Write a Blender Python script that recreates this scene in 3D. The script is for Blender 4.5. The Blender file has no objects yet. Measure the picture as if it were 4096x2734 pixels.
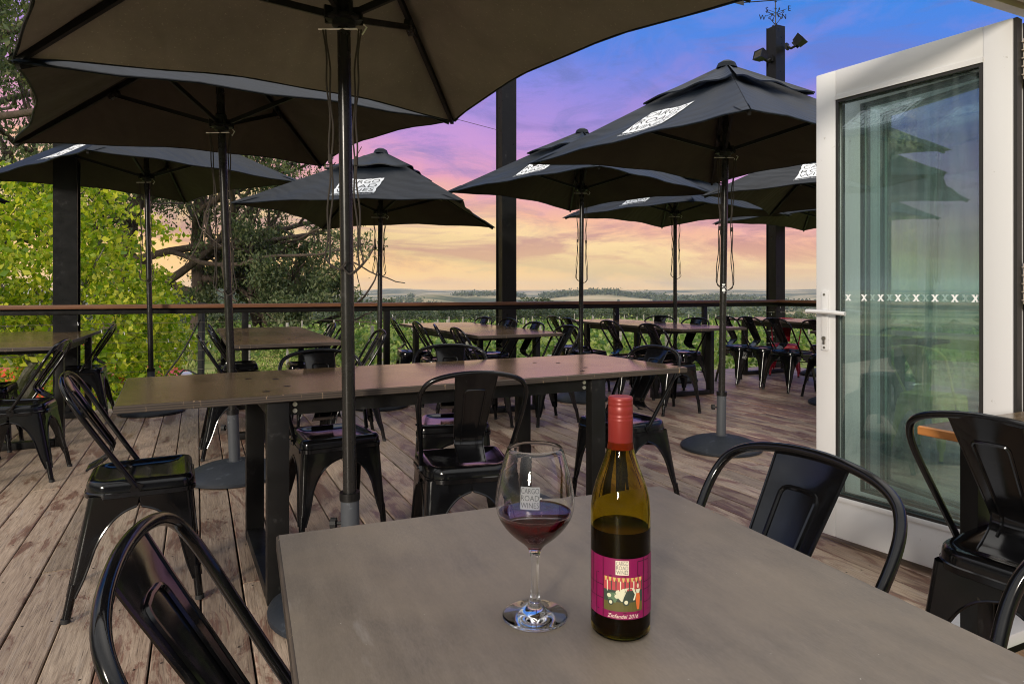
import bpy, bmesh, math, random
import numpy as np
from mathutils import Vector, Matrix, Quaternion

random.seed(7)
RNG = np.random.default_rng(11)
R = math.radians
sc = bpy.context.scene
col = sc.collection

# ------------------------------------------------------------------ camera
CAM_H, FPX, YH, CX = 1.13, 2650.0, 1167.0, 2048.0      # metres; focal, horizon and centre for a 4096 px wide frame

def G(px, py, z=0.0):
    """World point at height z seen at a pixel of the 4096 px wide photograph."""
    Y = FPX * (CAM_H - z) / (py - YH)
    return Vector(((px - CX) / FPX * Y, Y, z))

cam_d = bpy.data.cameras.new('camera')
cam = bpy.data.objects.new('camera', cam_d)
col.objects.link(cam)
cam.location = (0, 0, CAM_H)
cam.rotation_euler = (R(90), 0, 0)
cam_d.sensor_width = 36
cam_d.lens = 36 * FPX / 4096
cam_d.shift_y = -(1367 - YH) / 4096
cam_d.clip_start = 0.02
cam_d.clip_end = 40000
sc.camera = cam

TH = R(25.4)                                             # the deck's long direction
DU = Vector((math.cos(TH), math.sin(TH), 0))
DV = Vector((-math.sin(TH), math.cos(TH), 0))

def D(s, t, z=0.0):
    p = DU * s + DV * t
    return Vector((p.x, p.y, z))

# ------------------------------------------------------------------ helpers
class MB:
    """Collects shapes and links them as ONE mesh object."""
    def __init__(self):
        self.v, self.f, self.m = [], [], []
        self.mi = 0

    def add(self, verts, faces):
        o = len(self.v)
        self.v += [tuple(p) for p in verts]
        for fc in faces:
            self.f.append([i + o for i in fc])
            self.m.append(self.mi)

    def box(self, c, s, rz=0.0, rx=0.0, ry=0.0, bev=0.0):
        hx, hy, hz = s[0] / 2, s[1] / 2, s[2] / 2
        M = Matrix.Translation(Vector(c)) @ Matrix.Rotation(rz, 4, 'Z') @ Matrix.Rotation(ry, 4, 'Y') @ Matrix.Rotation(rx, 4, 'X')
        if bev <= 0:
            vs = [(x, y, z) for x in (-hx, hx) for y in (-hy, hy) for z in (-hz, hz)]
            fs = [(0, 1, 3, 2), (4, 6, 7, 5), (0, 4, 5, 1), (2, 3, 7, 6), (0, 2, 6, 4), (1, 5, 7, 3)]
            self.add([M @ Vector(p) for p in vs], fs)
        else:
            bm = bmesh.new()
            bmesh.ops.create_cube(bm, size=1)
            for v in bm.verts:
                v.co = Vector((v.co.x * s[0], v.co.y * s[1], v.co.z * s[2]))
            bmesh.ops.bevel(bm, geom=bm.edges[:], offset=bev, segments=2, affect='EDGES', profile=0.6)
            bm.verts.index_update()
            self.add([M @ v.co for v in bm.verts], [[v.index for v in fc.verts] for fc in bm.faces])
            bm.free()

    def tube(self, pts, r, n=8, cap=True, flat=1.0):
        pts = [Vector(p) for p in pts]
        rs = r if isinstance(r, (list, tuple)) else [r] * len(pts)
        t0 = (pts[1] - pts[0]).normalized()
        up = Vector((0, 0, 1)) if abs(t0.z) < 0.9 else Vector((1, 0, 0))
        nx = t0.cross(up).normalized()
        vs = []
        prev = t0
        for i, p in enumerate(pts):
            a = pts[max(i - 1, 0)]
            b = pts[min(i + 1, len(pts) - 1)]
            t = (b - a)
            t = t.normalized() if t.length > 1e-9 else prev
            q = prev.rotation_difference(t)
            nx = (q @ nx)
            nx = (nx - t * nx.dot(t)).normalized()
            ny = t.cross(nx)
            prev = t
            for k in range(n):
                a_ = 2 * math.pi * k / n
                vs.append(p + nx * (math.cos(a_) * rs[i]) + ny * (math.sin(a_) * rs[i] * flat))
        fs = []
        for i in range(len(pts) - 1):
            for k in range(n):
                fs.append((i * n + k, i * n + (k + 1) % n, (i + 1) * n + (k + 1) % n, (i + 1) * n + k))
        if cap:
            fs.append(tuple(range(n - 1, -1, -1)))
            L = (len(pts) - 1) * n
            fs.append(tuple(range(L, L + n)))
        self.add(vs, fs)

    def lathe(self, prof, n=32, c=(0, 0, 0)):
        vs, fs = [], []
        for (r, z) in prof:
            for k in range(n):
                a = 2 * math.pi * k / n
                vs.append((c[0] + r * math.cos(a), c[1] + r * math.sin(a), c[2] + z))
        for i in range(len(prof) - 1):
            for k in range(n):
                fs.append((i * n + k, i * n + (k + 1) % n, (i + 1) * n + (k + 1) % n, (i + 1) * n + k))
        if prof[0][0] > 1e-6:
            fs.append(tuple(range(n - 1, -1, -1)))
        if prof[-1][0] > 1e-6:
            L = (len(prof) - 1) * n
            fs.append(tuple(range(L, L + n)))
        self.add(vs, fs)

    def prism(self, pts, z0, z1):
        """Flat outline (x, y) extruded from z0 to z1."""
        n = len(pts)
        vs = [(p[0], p[1], z0) for p in pts] + [(p[0], p[1], z1) for p in pts]
        fs = [tuple(range(n - 1, -1, -1)), tuple(range(n, 2 * n))]
        for i in range(n):
            j = (i + 1) % n
            fs.append((i, j, n + j, n + i))
        self.add(vs, fs)

    def grid(self, fn, nu, nv):
        vs = [fn(i / nu, j / nv) for i in range(nu + 1) for j in range(nv + 1)]
        fs = []
        for i in range(nu):
            for j in range(nv):
                a = i * (nv + 1) + j
                fs.append((a, a + 1, a + nv + 2, a + nv + 1))
        self.add(vs, fs)

    def mesh(self, name, mats, smooth=35):
        me = bpy.data.meshes.new(name)
        me.from_pydata(self.v, [], self.f)
        mats = mats if isinstance(mats, (list, tuple)) else [mats]
        for m in mats:
            me.materials.append(m)
        if len(mats) > 1:
            me.polygons.foreach_set('material_index', self.m)
        me.validate()
        bm = bmesh.new()
        bm.from_mesh(me)
        bmesh.ops.remove_doubles(bm, verts=bm.verts[:], dist=1e-6)
        bmesh.ops.recalc_face_normals(bm, faces=bm.faces[:])
        bm.to_mesh(me)
        bm.free()
        if smooth:
            me.polygons.foreach_set('use_smooth', [True] * len(me.polygons))
            me.set_sharp_from_angle(angle=R(smooth))
        me.update()
        return me

    def build(self, name, mats, parent=None, smooth=35):
        return link(name, self.mesh(name, mats, smooth), parent)


def link(name, me, parent=None):
    o = bpy.data.objects.new(name, me)
    col.objects.link(o)
    if parent:
        o.parent = parent
    return o

def tag(o, label=None, cat=None, group=None, kind=None):
    for k, v in (('label', label), ('category', cat), ('group', group), ('kind', kind)):
        if v:
            o[k] = v
    return o

def thing(name, loc, rz, label, cat, group=None):
    o = bpy.data.objects.new(name, None)
    o.empty_display_size = 0.1
    col.objects.link(o)
    o.location = loc
    o.rotation_euler = (0, 0, rz)
    return tag(o, label, cat, group)

def copy_tree(o, parent=None):
    c = o.copy()
    col.objects.link(c)
    if parent:
        c.parent = parent
    for ch in list(o.children):
        copy_tree(ch, c)
    return c

def text_mesh(s, size=1.0, ext=0.0, align='CENTER', shear=0.0, thin=0.0):
    """Verts (2-D or extruded) and faces of a line of text."""
    cu = bpy.data.curves.new('text', 'FONT')
    cu.body = s
    cu.size = size
    cu.extrude = ext
    cu.align_x = align
    cu.shear = shear
    cu.resolution_u = 3
    cu.offset = thin
    o = bpy.data.objects.new('text', cu)
    col.objects.link(o)
    dg = bpy.context.evaluated_depsgraph_get()
    me = bpy.data.meshes.new_from_object(o.evaluated_get(dg))
    vs = [v.co.copy() for v in me.vertices]
    fs = [list(p.vertices) for p in me.polygons]
    bpy.data.objects.remove(o)
    bpy.data.curves.remove(cu)
    bpy.data.meshes.remove(me)
    return vs, fs

def smooth_path(pts, n=6):
    """Catmull-Rom through the points."""
    P = [Vector(p) for p in pts]
    P = [P[0] * 2 - P[1]] + P + [P[-1] * 2 - P[-2]]
    out = []
    for i in range(1, len(P) - 2):
        for k in range(n):
            t = k / n
            a, b, c, d = P[i - 1], P[i], P[i + 1], P[i + 2]
            out.append(0.5 * ((2 * b) + (c - a) * t + (2 * a - 5 * b + 4 * c - d) * t * t + (3 * b - a - 3 * c + d) * t ** 3))
    out.append(P[-2])
    return out

# ------------------------------------------------------------------ materials
def mat(name, color=(0.5, 0.5, 0.5), rough=0.5, metal=0.0, spec=0.5, **kw):
    m = bpy.data.materials.new(name)
    m.use_nodes = True
    b = m.node_tree.nodes['Principled BSDF']
    b.inputs['Base Color'].default_value = (*color, 1)
    b.inputs['Roughness'].default_value = rough
    b.inputs['Metallic'].default_value = metal
    b.inputs['Specular IOR Level'].default_value = spec
    for k, v in kw.items():
        b.inputs[k.replace('_', ' ')].default_value = v
    return m

class NT:
    def __init__(self, m):
        self.t = m.node_tree
        self.b = self.t.nodes.get('Principled BSDF')
    def n(self, typ, **kw):
        nd = self.t.nodes.new(typ)
        for k, v in kw.items():
            if k.startswith('i_'):
                nd.inputs[k[2:].replace('_', ' ')].default_value = v
            else:
                setattr(nd, k, v)
        return nd
    def l(self, a, b):
        self.t.links.new(a, b)
    def coords(self, scale=(1, 1, 1), kind='Object', rot=(0, 0, 0)):
        tc = self.n('ShaderNodeTexCoord')
        mp = self.n('ShaderNodeMapping')
        mp.inputs['Scale'].default_value = scale
        mp.inputs['Rotation'].default_value = rot
        self.l(tc.outputs[kind], mp.inputs['Vector'])
        return mp.outputs['Vector']
    def noise(self, vec, scale=5, detail=4, rough=0.55, dist=0.0):
        nd = self.n('ShaderNodeTexNoise')
        nd.inputs['Scale'].default_value = scale
        nd.inputs['Detail'].default_value = detail
        nd.inputs['Roughness'].default_value = rough
        nd.inputs['Distortion'].default_value = dist
        if vec is not None:
            self.l(vec, nd.inputs['Vector'])
        return nd.outputs['Fac']
    def ramp(self, fac, stops, interp='LINEAR'):
        nd = self.n('ShaderNodeValToRGB')
        cr = nd.color_ramp
        cr.interpolation = interp
        while len(cr.elements) < len(stops):
            cr.elements.new(0.5)
        for e, (p, c) in zip(cr.elements, stops):
            e.position = p
            e.color = (*c, 1) if len(c) == 3 else c
        self.l(fac, nd.inputs['Fac'])
        return nd.outputs['Color']
    def mix(self, fac, a, b, mode='MIX'):
        nd = self.n('ShaderNodeMix', data_type='RGBA', blend_type=mode)
        if isinstance(fac, (int, float)):
            nd.inputs['Factor'].default_value = fac
        else:
            self.l(fac, nd.inputs['Factor'])
        for sock, v in ((nd.inputs[6], a), (nd.inputs[7], b)):
            if isinstance(v, (tuple, list)):
                sock.default_value = (*v, 1) if len(v) == 3 else v
            else:
                self.l(v, sock)
        return nd.outputs[2]
    def math(self, op, a, b=None, clamp=False):
        nd = self.n('ShaderNodeMath', operation=op, use_clamp=clamp)
        for sock, v in ((nd.inputs[0], a), (nd.inputs[1], b)):
            if v is None:
                continue
            if isinstance(v, (int, float)):
                sock.default_value = v
            else:
                self.l(v, sock)
        return nd.outputs[0]
    def bump(self, h, strength=0.3, dist=0.01):
        nd = self.n('ShaderNodeBump')
        nd.inputs['Strength'].default_value = strength
        nd.inputs['Distance'].default_value = dist
        self.l(h, nd.inputs['Height'])
        self.l(nd.outputs['Normal'], self.b.inputs['Normal'])
    def base(self, c):
        self.l(c, self.b.inputs['Base Color'])
    def rough(self, c):
        self.l(c, self.b.inputs['Roughness'])

M = {}

# glossy black enamel of the chairs, dusty and finger-marked
def enamel(name, c, rough=0.11):
    m = mat(name, c, rough, 0, 0.36)
    t = NT(m)
    v = t.coords((1, 1, 1))
    n1 = t.noise(v, 9, 5, 0.6)
    n2 = t.noise(v, 60, 3, 0.6)
    t.rough(t.ramp(n1, [(0.35, (rough * 0.7,) * 3), (0.7, (rough * 2.0,) * 3)]))
    dust = t.ramp(n2, [(0.70, (0, 0, 0)), (0.82, (1, 1, 1))])
    t.base(t.mix(t.math('MULTIPLY', dust, 0.2), c, (0.16, 0.13, 0.09)))
    return m
M['chair'] = enamel('black_enamel', (0.0035, 0.0035, 0.004))
M['chair_red'] = enamel('red_enamel', (0.50, 0.018, 0.045), 0.3)
M['chair_olive'] = enamel('olive_enamel', (0.42, 0.40, 0.10), 0.35)
M['rubber'] = mat('rubber', (0.012, 0.012, 0.012), 0.7)

# powder coated dark steel
def steel(name, c, rough=0.42, spec=0.28):
    m = mat(name, c, rough, 0, spec)
    t = NT(m)
    v = t.coords((1, 1, 1))
    n = t.noise(v, 14, 6, 0.65)
    t.base(t.mix(t.ramp(n, [(0.62, (0, 0, 0)), (0.72, (1, 1, 1))]), c, tuple(min(1, x * 2.4 + 0.01) for x in c)))
    t.rough(t.ramp(n, [(0.3, (rough * 0.75,) * 3), (0.7, (rough * 1.3,) * 3)]))
    return m
M['steel'] = steel('black_painted_steel', (0.006, 0.0057, 0.0054))
M['post'] = steel('post_paint', (0.008, 0.0082, 0.0085), 0.34)
M['pole'] = steel('pole_paint', (0.014, 0.013, 0.012), 0.26, 0.4)
M['sleeve'] = steel('grey_sleeve', (0.060, 0.065, 0.073), 0.5)
M['base'] = steel('base_plastic', (0.020, 0.024, 0.031), 0.55)
M['bright'] = mat('zinc', (0.62, 0.60, 0.55), 0.35, 0.9)
M['cord'] = mat('cord', (0.035, 0.028, 0.022), 0.8)
M['cable'] = mat('wire_rope', (0.38, 0.34, 0.26), 0.4, 0.8)

# plywood table top, dark film face with worn layered edge
def table_mat(name, a, b, rough):
    m = mat(name, a, rough)
    t = NT(m)
    v = t.coords((1.2, 9, 1))
    n = t.noise(v, 4.5, 8, 0.62)
    v2 = t.coords((1, 1, 1))
    n2 = t.noise(v2, 1.6, 5, 0.6)
    n3 = t.noise(v2, 55, 3, 0.5)
    c = t.mix(t.ramp(n, [(0.3, (0, 0, 0)), (0.72, (1, 1, 1))]), a, b)
    c = t.mix(t.math('MULTIPLY', t.ramp(n2, [(0.42, (0, 0, 0)), (0.72, (1, 1, 1))]), 0.55), c, tuple(x * 1.5 for x in b))
    spots = t.ramp(n3, [(0.73, (0, 0, 0)), (0.78, (1, 1, 1))])
    c = t.mix(t.math('MULTIPLY', spots, 0.5), c, (0.16, 0.15, 0.13))
    t.base(c)
    t.rough(t.ramp(n2, [(0.3, (rough * 0.85,) * 3), (0.7, (rough * 1.35,) * 3)]))
    t.bump(n, 0.12, 0.002)
    return m
M['top'] = table_mat('table_film', (0.068, 0.044, 0.022), (0.155, 0.103, 0.052), 0.17)
M['top'].node_tree.nodes['Principled BSDF'].inputs['Specular IOR Level'].default_value = 0.24
M['top_near'] = table_mat('table_film_matte', (0.108, 0.090, 0.071), (0.158, 0.132, 0.105), 0.46)

def near_top_marks():
    m = M['top_near']
    t = NT(m)
    src = t.b.inputs['Base Color'].links[0].from_socket
    v = t.coords((1, 1, 1))
    fine = t.noise(t.coords((60, 240, 1)), 2.2, 5, 0.7)
    c = t.mix(t.ramp(fine, [(0.3, (0, 0, 0)), (0.7, (1, 1, 1))]), t.mix(1.0, src, (0.80, 0.79, 0.78), 'MULTIPLY'), t.mix(1.0, src, (1.16, 1.15, 1.13), 'MULTIPLY'))
    blot = t.noise(v, 5.5, 7, 0.66, 0.5)
    c = t.mix(t.ramp(blot, [(0.38, (0.0,) * 3), (0.64, (0.55,) * 3)]), c, (0.19, 0.152, 0.110))
    # hairline scratches
    sc1 = t.n('ShaderNodeTexWave', wave_type='BANDS', bands_direction='DIAGONAL')
    sc1.inputs['Scale'].default_value = 1.3
    sc1.inputs['Distortion'].default_value = 14
    sc1.inputs['Detail'].default_value = 1.5
    sc1.inputs['Detail Scale'].default_value = 0.5
    t.l(v, sc1.inputs['Vector'])
    brk = t.ramp(t.noise(v, 16, 3, 0.6), [(0.56, (0, 0, 0)), (0.62, (1, 1, 1))])
    hair = t.math('MULTIPLY', t.ramp(sc1.outputs['Fac'], [(0.992, (0, 0, 0)), (0.998, (1, 1, 1))]), brk)
    sm = t.noise(t.coords((5, 17, 1)), 1.7, 4, 0.55, 0.4)
    c = t.mix(t.ramp(sm, [(0.68, (0, 0, 0)), (0.78, (0.25,) * 3)]), c, (0.30, 0.275, 0.25))
    # crumbs and dust
    cr = t.noise(v, 140, 2, 0.5)
    c = t.mix(t.ramp(cr, [(0.755, (0, 0, 0)), (0.775, (0.8,) * 3)]), c, (0.36, 0.33, 0.29))
    t.base(c)
near_top_marks()

def ply_edge():
    m = mat('plywood_edge', (0.05, 0.038, 0.03), 0.65)
    t = NT(m)
    v = t.coords((6, 6, 1))
    w = t.n('ShaderNodeTexWave', wave_type='BANDS', bands_direction='Z')
    w.inputs['Scale'].default_value = 38
    w.inputs['Distortion'].default_value = 0.8
    t.l(t.coords((1, 1, 1)), w.inputs['Vector'])
    n = t.noise(v, 12, 4, 0.6)
    c = t.mix(w.outputs['Fac'], (0.022, 0.017, 0.014), (0.075, 0.055, 0.040))
    c = t.mix(t.ramp(n, [(0.64, (0, 0, 0)), (0.7, (1, 1, 1))]), c, (0.26, 0.18, 0.11))
    t.base(c)
    return m
M['ply'] = ply_edge()
M['oak_edge'] = mat('orange_timber_edge', (0.42, 0.16, 0.035), 0.4)
t = NT(M['oak_edge'])
t.base(t.mix(t.noise(t.coords((1, 1, 14)), 9, 5), (0.28, 0.095, 0.02), (0.55, 0.24, 0.07)))

# umbrella fabric
def fabric(name, a, b, rough=0.75, sheen=0.25):
    m = mat(name, a, rough, 0, 0.35)
    t = NT(m)
    v = t.coords((1, 1, 1))
    n = t.noise(v, 2.2, 6, 0.65)
    n2 = t.noise(v, 90, 3, 0.6)
    c = t.mix(t.ramp(n, [(0.3, (0, 0, 0)), (0.75, (1, 1, 1))]), a, b)
    c = t.mix(t.math('MULTIPLY', t.ramp(n2, [(0.62, (0, 0, 0)), (0.75, (1, 1, 1))]), 0.35), c, tuple(min(1, x * 2.2) for x in b))
    t.base(c)
    w = t.n('ShaderNodeTexWave', wave_type='BANDS', bands_direction='DIAGONAL')
    w.inputs['Scale'].default_value = 3.0
    w.inputs['Distortion'].default_value = 9
    w.inputs['Detail'].default_value = 3
    t.l(v, w.inputs['Vector'])
    t.bump(t.math('ADD', w.outputs['Fac'], t.math('MULTIPLY', n2, 0.15)), 0.22, 0.012)
    m.node_tree.nodes['Principled BSDF'].inputs['Sheen Weight'].default_value = sheen
    m.node_tree.nodes['Principled BSDF'].inputs['Sheen Roughness'].default_value = 0.45
    return m
M['canvas'] = fabric('black_canvas', (0.0042, 0.0066, 0.0105), (0.0075, 0.0112, 0.0170), 0.5, 0.0)  # blue of the skylit tops tinted into the black
M['canvas'].node_tree.nodes['Principled BSDF'].inputs['Specular IOR Level'].default_value = 0.16
M['canvas_under'] = fabric('flash_lit_underside', (0.036, 0.029, 0.023), (0.055, 0.043, 0.033), 0.85, 0.05)  # undersides browned in colour as if lit by the flash
M['canvas_flash_lit'] = fabric('flash_lit_dusty_lining', (0.165, 0.150, 0.134), (0.25, 0.228, 0.205), 0.9, 0.0)  # nearest lining: flash light put into a paler colour, besides real dust
M['print'] = mat('white_print', (0.72, 0.74, 0.76), 0.6)
M['print_ink'] = mat('black_print', (0.02, 0.022, 0.025), 0.7)

# deck boards
def deck_mat():
    m = mat('weathered_deck_board', (0.2, 0.17, 0.15), 0.62)
    t = NT(m)
    at = t.n('ShaderNodeAttribute', attribute_name='board')
    rnd = at.outputs['Fac']
    shift = t.n('ShaderNodeCombineXYZ')
    t.l(t.math('MULTIPLY', rnd, 37.0), shift.inputs['X'])
    t.l(t.math('MULTIPLY', rnd, 91.0), shift.inputs['Y'])
    def moved(scale):
        v = t.coords((1, 1, 1))
        ad = t.n('ShaderNodeVectorMath', operation='ADD')
        t.l(v, ad.inputs[0])
        t.l(shift.outputs[0], ad.inputs[1])
        mp = t.n('ShaderNodeMapping')
        mp.inputs['Scale'].default_value = scale
        t.l(ad.outputs[0], mp.inputs['Vector'])
        return mp.outputs['Vector']
    grain = t.noise(moved((34, 1.6, 1)), 3.2, 9, 0.68, 0.6)
    fine = t.noise(moved((160, 3.5, 1)), 2.0, 4, 0.6)
    wear = t.noise(moved((5.0, 1.3, 1)), 2.0, 9, 0.72, 0.8)
    big = t.noise(t.coords((1, 1, 1)), 0.7, 4, 0.6)
    grey = t.mix(t.ramp(grain, [(0.3, (0, 0, 0)), (0.72, (1, 1, 1))]), (0.215, 0.156, 0.110), (0.62, 0.490, 0.365))
    grey = t.mix(t.ramp(rnd, [(0.0, (0, 0, 0)), (1.0, (0.75, 0.75, 0.75))]), grey, t.mix(0.5, grey, (0.35, 0.215, 0.15)))
    red = t.mix(t.ramp(grain, [(0.3, (0, 0, 0)), (0.7, (1, 1, 1))]), (0.100, 0.046, 0.032), (0.26, 0.132, 0.092))
    thr = t.math('ADD', wear, t.math('MULTIPLY', t.math('SUBTRACT', big, 0.5), 0.35))
    thr = t.math('ADD', thr, t.math('MULTIPLY', t.math('SUBTRACT', rnd, 0.5), 0.08))
    thr = t.math('ADD', thr, t.math('MULTIPLY', t.math('SUBTRACT', grain, 0.5), 0.30))
    sx = t.n('ShaderNodeSeparateXYZ')
    t.l(t.coords((1, 1, 1)), sx.inputs[0])
    thr = t.math('ADD', thr, t.math('MULTIPLY', t.math('ADD', sx.outputs['X'], 1.5, True), 0.0))
    thr = t.math('ADD', thr, t.ramp(t.math('MULTIPLY', t.math('ADD', sx.outputs['X'], 2.0), 0.12, True), [(0.0, (0, 0, 0)), (1.0, (0.085,) * 3)]))
    c = t.mix(t.ramp(thr, [(0.545, (0, 0, 0)), (0.61, (0.88, 0.88, 0.88))]), grey, red)
    pale = t.noise(moved((9, 0.9, 1)), 3.0, 7, 0.7, 0.4)
    c = t.mix(t.math('MULTIPLY', t.ramp(pale, [(0.56, (0, 0, 0)), (0.70, (1, 1, 1))]), 0.5), c, (0.42, 0.365, 0.32))
    lines = t.ramp(fine, [(0.33, (1, 1, 1)), (0.43, (0, 0, 0))])
    c = t.mix(t.math('MULTIPLY', lines, 0.85), c, (0.06, 0.042, 0.030))
    vary = t.ramp(t.math('FRACT', t.math('MULTIPLY', rnd, 7.31)), [(0.0, (0.66, 0.64, 0.62)), (0.5, (0.93, 0.92, 0.91)), (1.0, (1.12, 1.11, 1.10))])
    c = t.mix(1.0, c, vary, 'MULTIPLY')
    t.base(c)
    t.rough(t.ramp(wear, [(0.4, (0.60,) * 3), (0.62, (0.36,) * 3)]))
    t.bump(t.math('ADD', grain, t.math('MULTIPLY', fine, 0.5)), 0.35, 0.004)
    return m
M['deck'] = deck_mat()
M['gap'] = mat('under_deck', (0.012, 0.008, 0.006), 0.9)
M['screw'] = mat('rusty_screw', (0.03, 0.02, 0.016), 0.6, 0.3)

def timber(name, a, b, axis=(1, 14, 14), rough=0.4):
    m = mat(name, a, rough)
    t = NT(m)
    n = t.noise(t.coords(axis), 4, 7, 0.62)
    t.base(t.mix(t.ramp(n, [(0.3, (0, 0, 0)), (0.7, (1, 1, 1))]), a, b))
    t.bump(n, 0.2, 0.003)
    return m
M['rail'] = timber('oiled_handrail', (0.115, 0.048, 0.024), (0.21, 0.092, 0.044))
M['floor_in'] = timber('indoor_floor_board', (0.20, 0.115, 0.055), (0.34, 0.21, 0.11), (14, 1, 1))

M['white'] = mat('white_upvc', (0.66, 0.66, 0.665), 0.3)
t = NT(M['white'])
n_ = t.noise(t.coords((1, 1, 1)), 26, 4, 0.7)
t.base(t.mix(t.ramp(n_, [(0.70, (0, 0, 0)), (0.76, (0.7, 0.7, 0.7))]), (0.66, 0.66, 0.665), (0.36, 0.33, 0.30)))
M['beige'] = mat('beige_aluminium', (0.50, 0.43, 0.37), 0.35)
M['gasket'] = mat('gasket', (0.018, 0.017, 0.016), 0.5)
M['chrome'] = mat('lock_metal', (0.5, 0.48, 0.45), 0.3, 1.0)
M['sticker'] = mat('frosted_sticker', (0.85, 0.87, 0.87), 0.6)

def pane_mat():
    m = bpy.data.materials.new('door_glass')
    m.use_nodes = True
    t = NT(m)
    nt = m.node_tree
    nt.nodes.remove(t.b)
    out = nt.nodes['Material Output']
    tr = t.n('ShaderNodeBsdfTransparent')
    tr.inputs['Color'].default_value = (0.875, 0.955, 0.935, 1)
    gl = t.n('ShaderNodeBsdfGlossy')
    gl.inputs['Roughness'].default_value = 0.012
    gl.inputs['Color'].default_value = (0.86, 0.97, 0.95, 1)
    fr = t.n('ShaderNodeLayerWeight')
    fr.inputs['Blend'].default_value = 0.5
    streak = t.noise(t.coords((7, 7, 0.5)), 5, 5, 0.6)
    dirt = t.n('ShaderNodeBsdfDiffuse')
    dirt.inputs['Color'].default_value = (0.60, 0.74, 0.74, 1)  # streaky dirt veil, tinted teal for the cloudy sky mirrored in the glass
    mx = t.n('ShaderNodeMixShader')
    t.l(t.math('ADD', t.math('POWER', fr.outputs['Facing'], 4.0), 0.16, True), mx.inputs[0])
    t.l(tr.outputs[0], mx.inputs[1])
    t.l(gl.outputs[0], mx.inputs[2])
    mx2 = t.n('ShaderNodeMixShader')
    t.l(t.ramp(streak, [(0.40, (0.012,) * 3), (0.8, (0.07,) * 3)]), mx2.inputs[0])
    t.l(mx.outputs[0], mx2.inputs[1])
    t.l(dirt.outputs[0], mx2.inputs[2])
    t.l(mx2.outputs[0], out.inputs[0])
    return m
M['pane'] = pane_mat()

M['glass'] = mat('clear_glass', (1, 1, 1), 0.0, 0, 0.5, Transmission_Weight=1.0, IOR=1.46)
M['bottle'] = mat('olive_bottle_glass', (0.72, 0.58, 0.10), 0.02, 0, 0.5, Transmission_Weight=1.0, IOR=1.2)
M['wine'] = mat('red_wine', (0.075, 0.0012, 0.002), 0.02, 0, 0.5, Transmission_Weight=0.75, IOR=1.34)
M['wine_dark'] = mat('red_wine_in_bottle', (0.003, 0.0006, 0.0004), 0.3, 0, 0.15)
M['capsule'] = mat('red_screw_cap', (0.23, 0.021, 0.017), 0.36, 0.15)
M['label'] = mat('magenta_label', (0.20, 0.002, 0.062), 0.45)
M['label_line'] = mat('label_maroon_line', (0.035, 0.002, 0.012), 0.5)
M['label_white'] = mat('label_cream', (0.78, 0.70, 0.55), 0.5)
M['frost'] = mat('etched_logo', (0.42, 0.43, 0.45), 0.7, Alpha=0.5)
M['frost_ink'] = mat('etched_letters', (0.05, 0.05, 0.055), 0.7)

# foliage
def leaf_mat(name, a, b, c, transl=0.45, rough=0.5):
    m = bpy.data.materials.new(name)
    m.use_nodes = True
    t = NT(m)
    nt = m.node_tree
    geo = t.n('ShaderNodeNewGeometry')
    colr = t.ramp(geo.outputs['Random Per Island'], [(0.0, a), (0.5, b), (1.0, c)])
    t.base(colr)
    t.b.inputs['Roughness'].default_value = rough
    t.b.inputs['Specular IOR Level'].default_value = 0.3
    tl = t.n('ShaderNodeBsdfTranslucent')
    t.l(t.mix(1.0, colr, (1.15, 1.25, 0.6), 'MULTIPLY'), tl.inputs['Color'])
    mx = t.n('ShaderNodeMixShader')
    mx.inputs[0].default_value = transl
    t.l(t.b.outputs[0], mx.inputs[1])
    t.l(tl.outputs[0], mx.inputs[2])
    t.l(mx.outputs[0], nt.nodes['Material Output'].inputs[0])
    return m
M['maple'] = leaf_mat('maple_leaf', (0.10, 0.20, 0.008), (0.30, 0.38, 0.02), (0.62, 0.58, 0.07), 0.5)
M['gum'] = leaf_mat('gum_leaf', (0.045, 0.075, 0.032), (0.105, 0.140, 0.064), (0.22, 0.23, 0.12), 0.38)
M['gum_far'] = leaf_mat('gum_leaf_far', (0.034, 0.058, 0.034), (0.070, 0.100, 0.054), (0.14, 0.16, 0.09), 0.28)
M['vine'] = leaf_mat('vine_leaf', (0.045, 0.105, 0.022), (0.135, 0.225, 0.048), (0.38, 0.42, 0.15), 0.38)
M['grass'] = leaf_mat('grass_blade', (0.13, 0.23, 0.04), (0.29, 0.37, 0.10), (0.58, 0.50, 0.26), 0.35, 0.7)

def bark(name, a, b):
    m = mat(name, a, 0.85)
    t = NT(m)
    n = t.noise(t.coords((3, 3, 0.5)), 4, 8, 0.7)
    t.base(t.mix(t.ramp(n, [(0.3, (0, 0, 0)), (0.72, (1, 1, 1))]), a, b))
    t.bump(n, 0.8, 0.08)
    return m
M['bark'] = bark('gum_bark', (0.035, 0.024, 0.018), (0.12, 0.085, 0.065))
M['bark_pale'] = bark('pale_bark', (0.10, 0.09, 0.08), (0.30, 0.27, 0.25))
M['wood_grey'] = bark('grey_post_wood', (0.22, 0.20, 0.18), (0.42, 0.39, 0.35))

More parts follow.
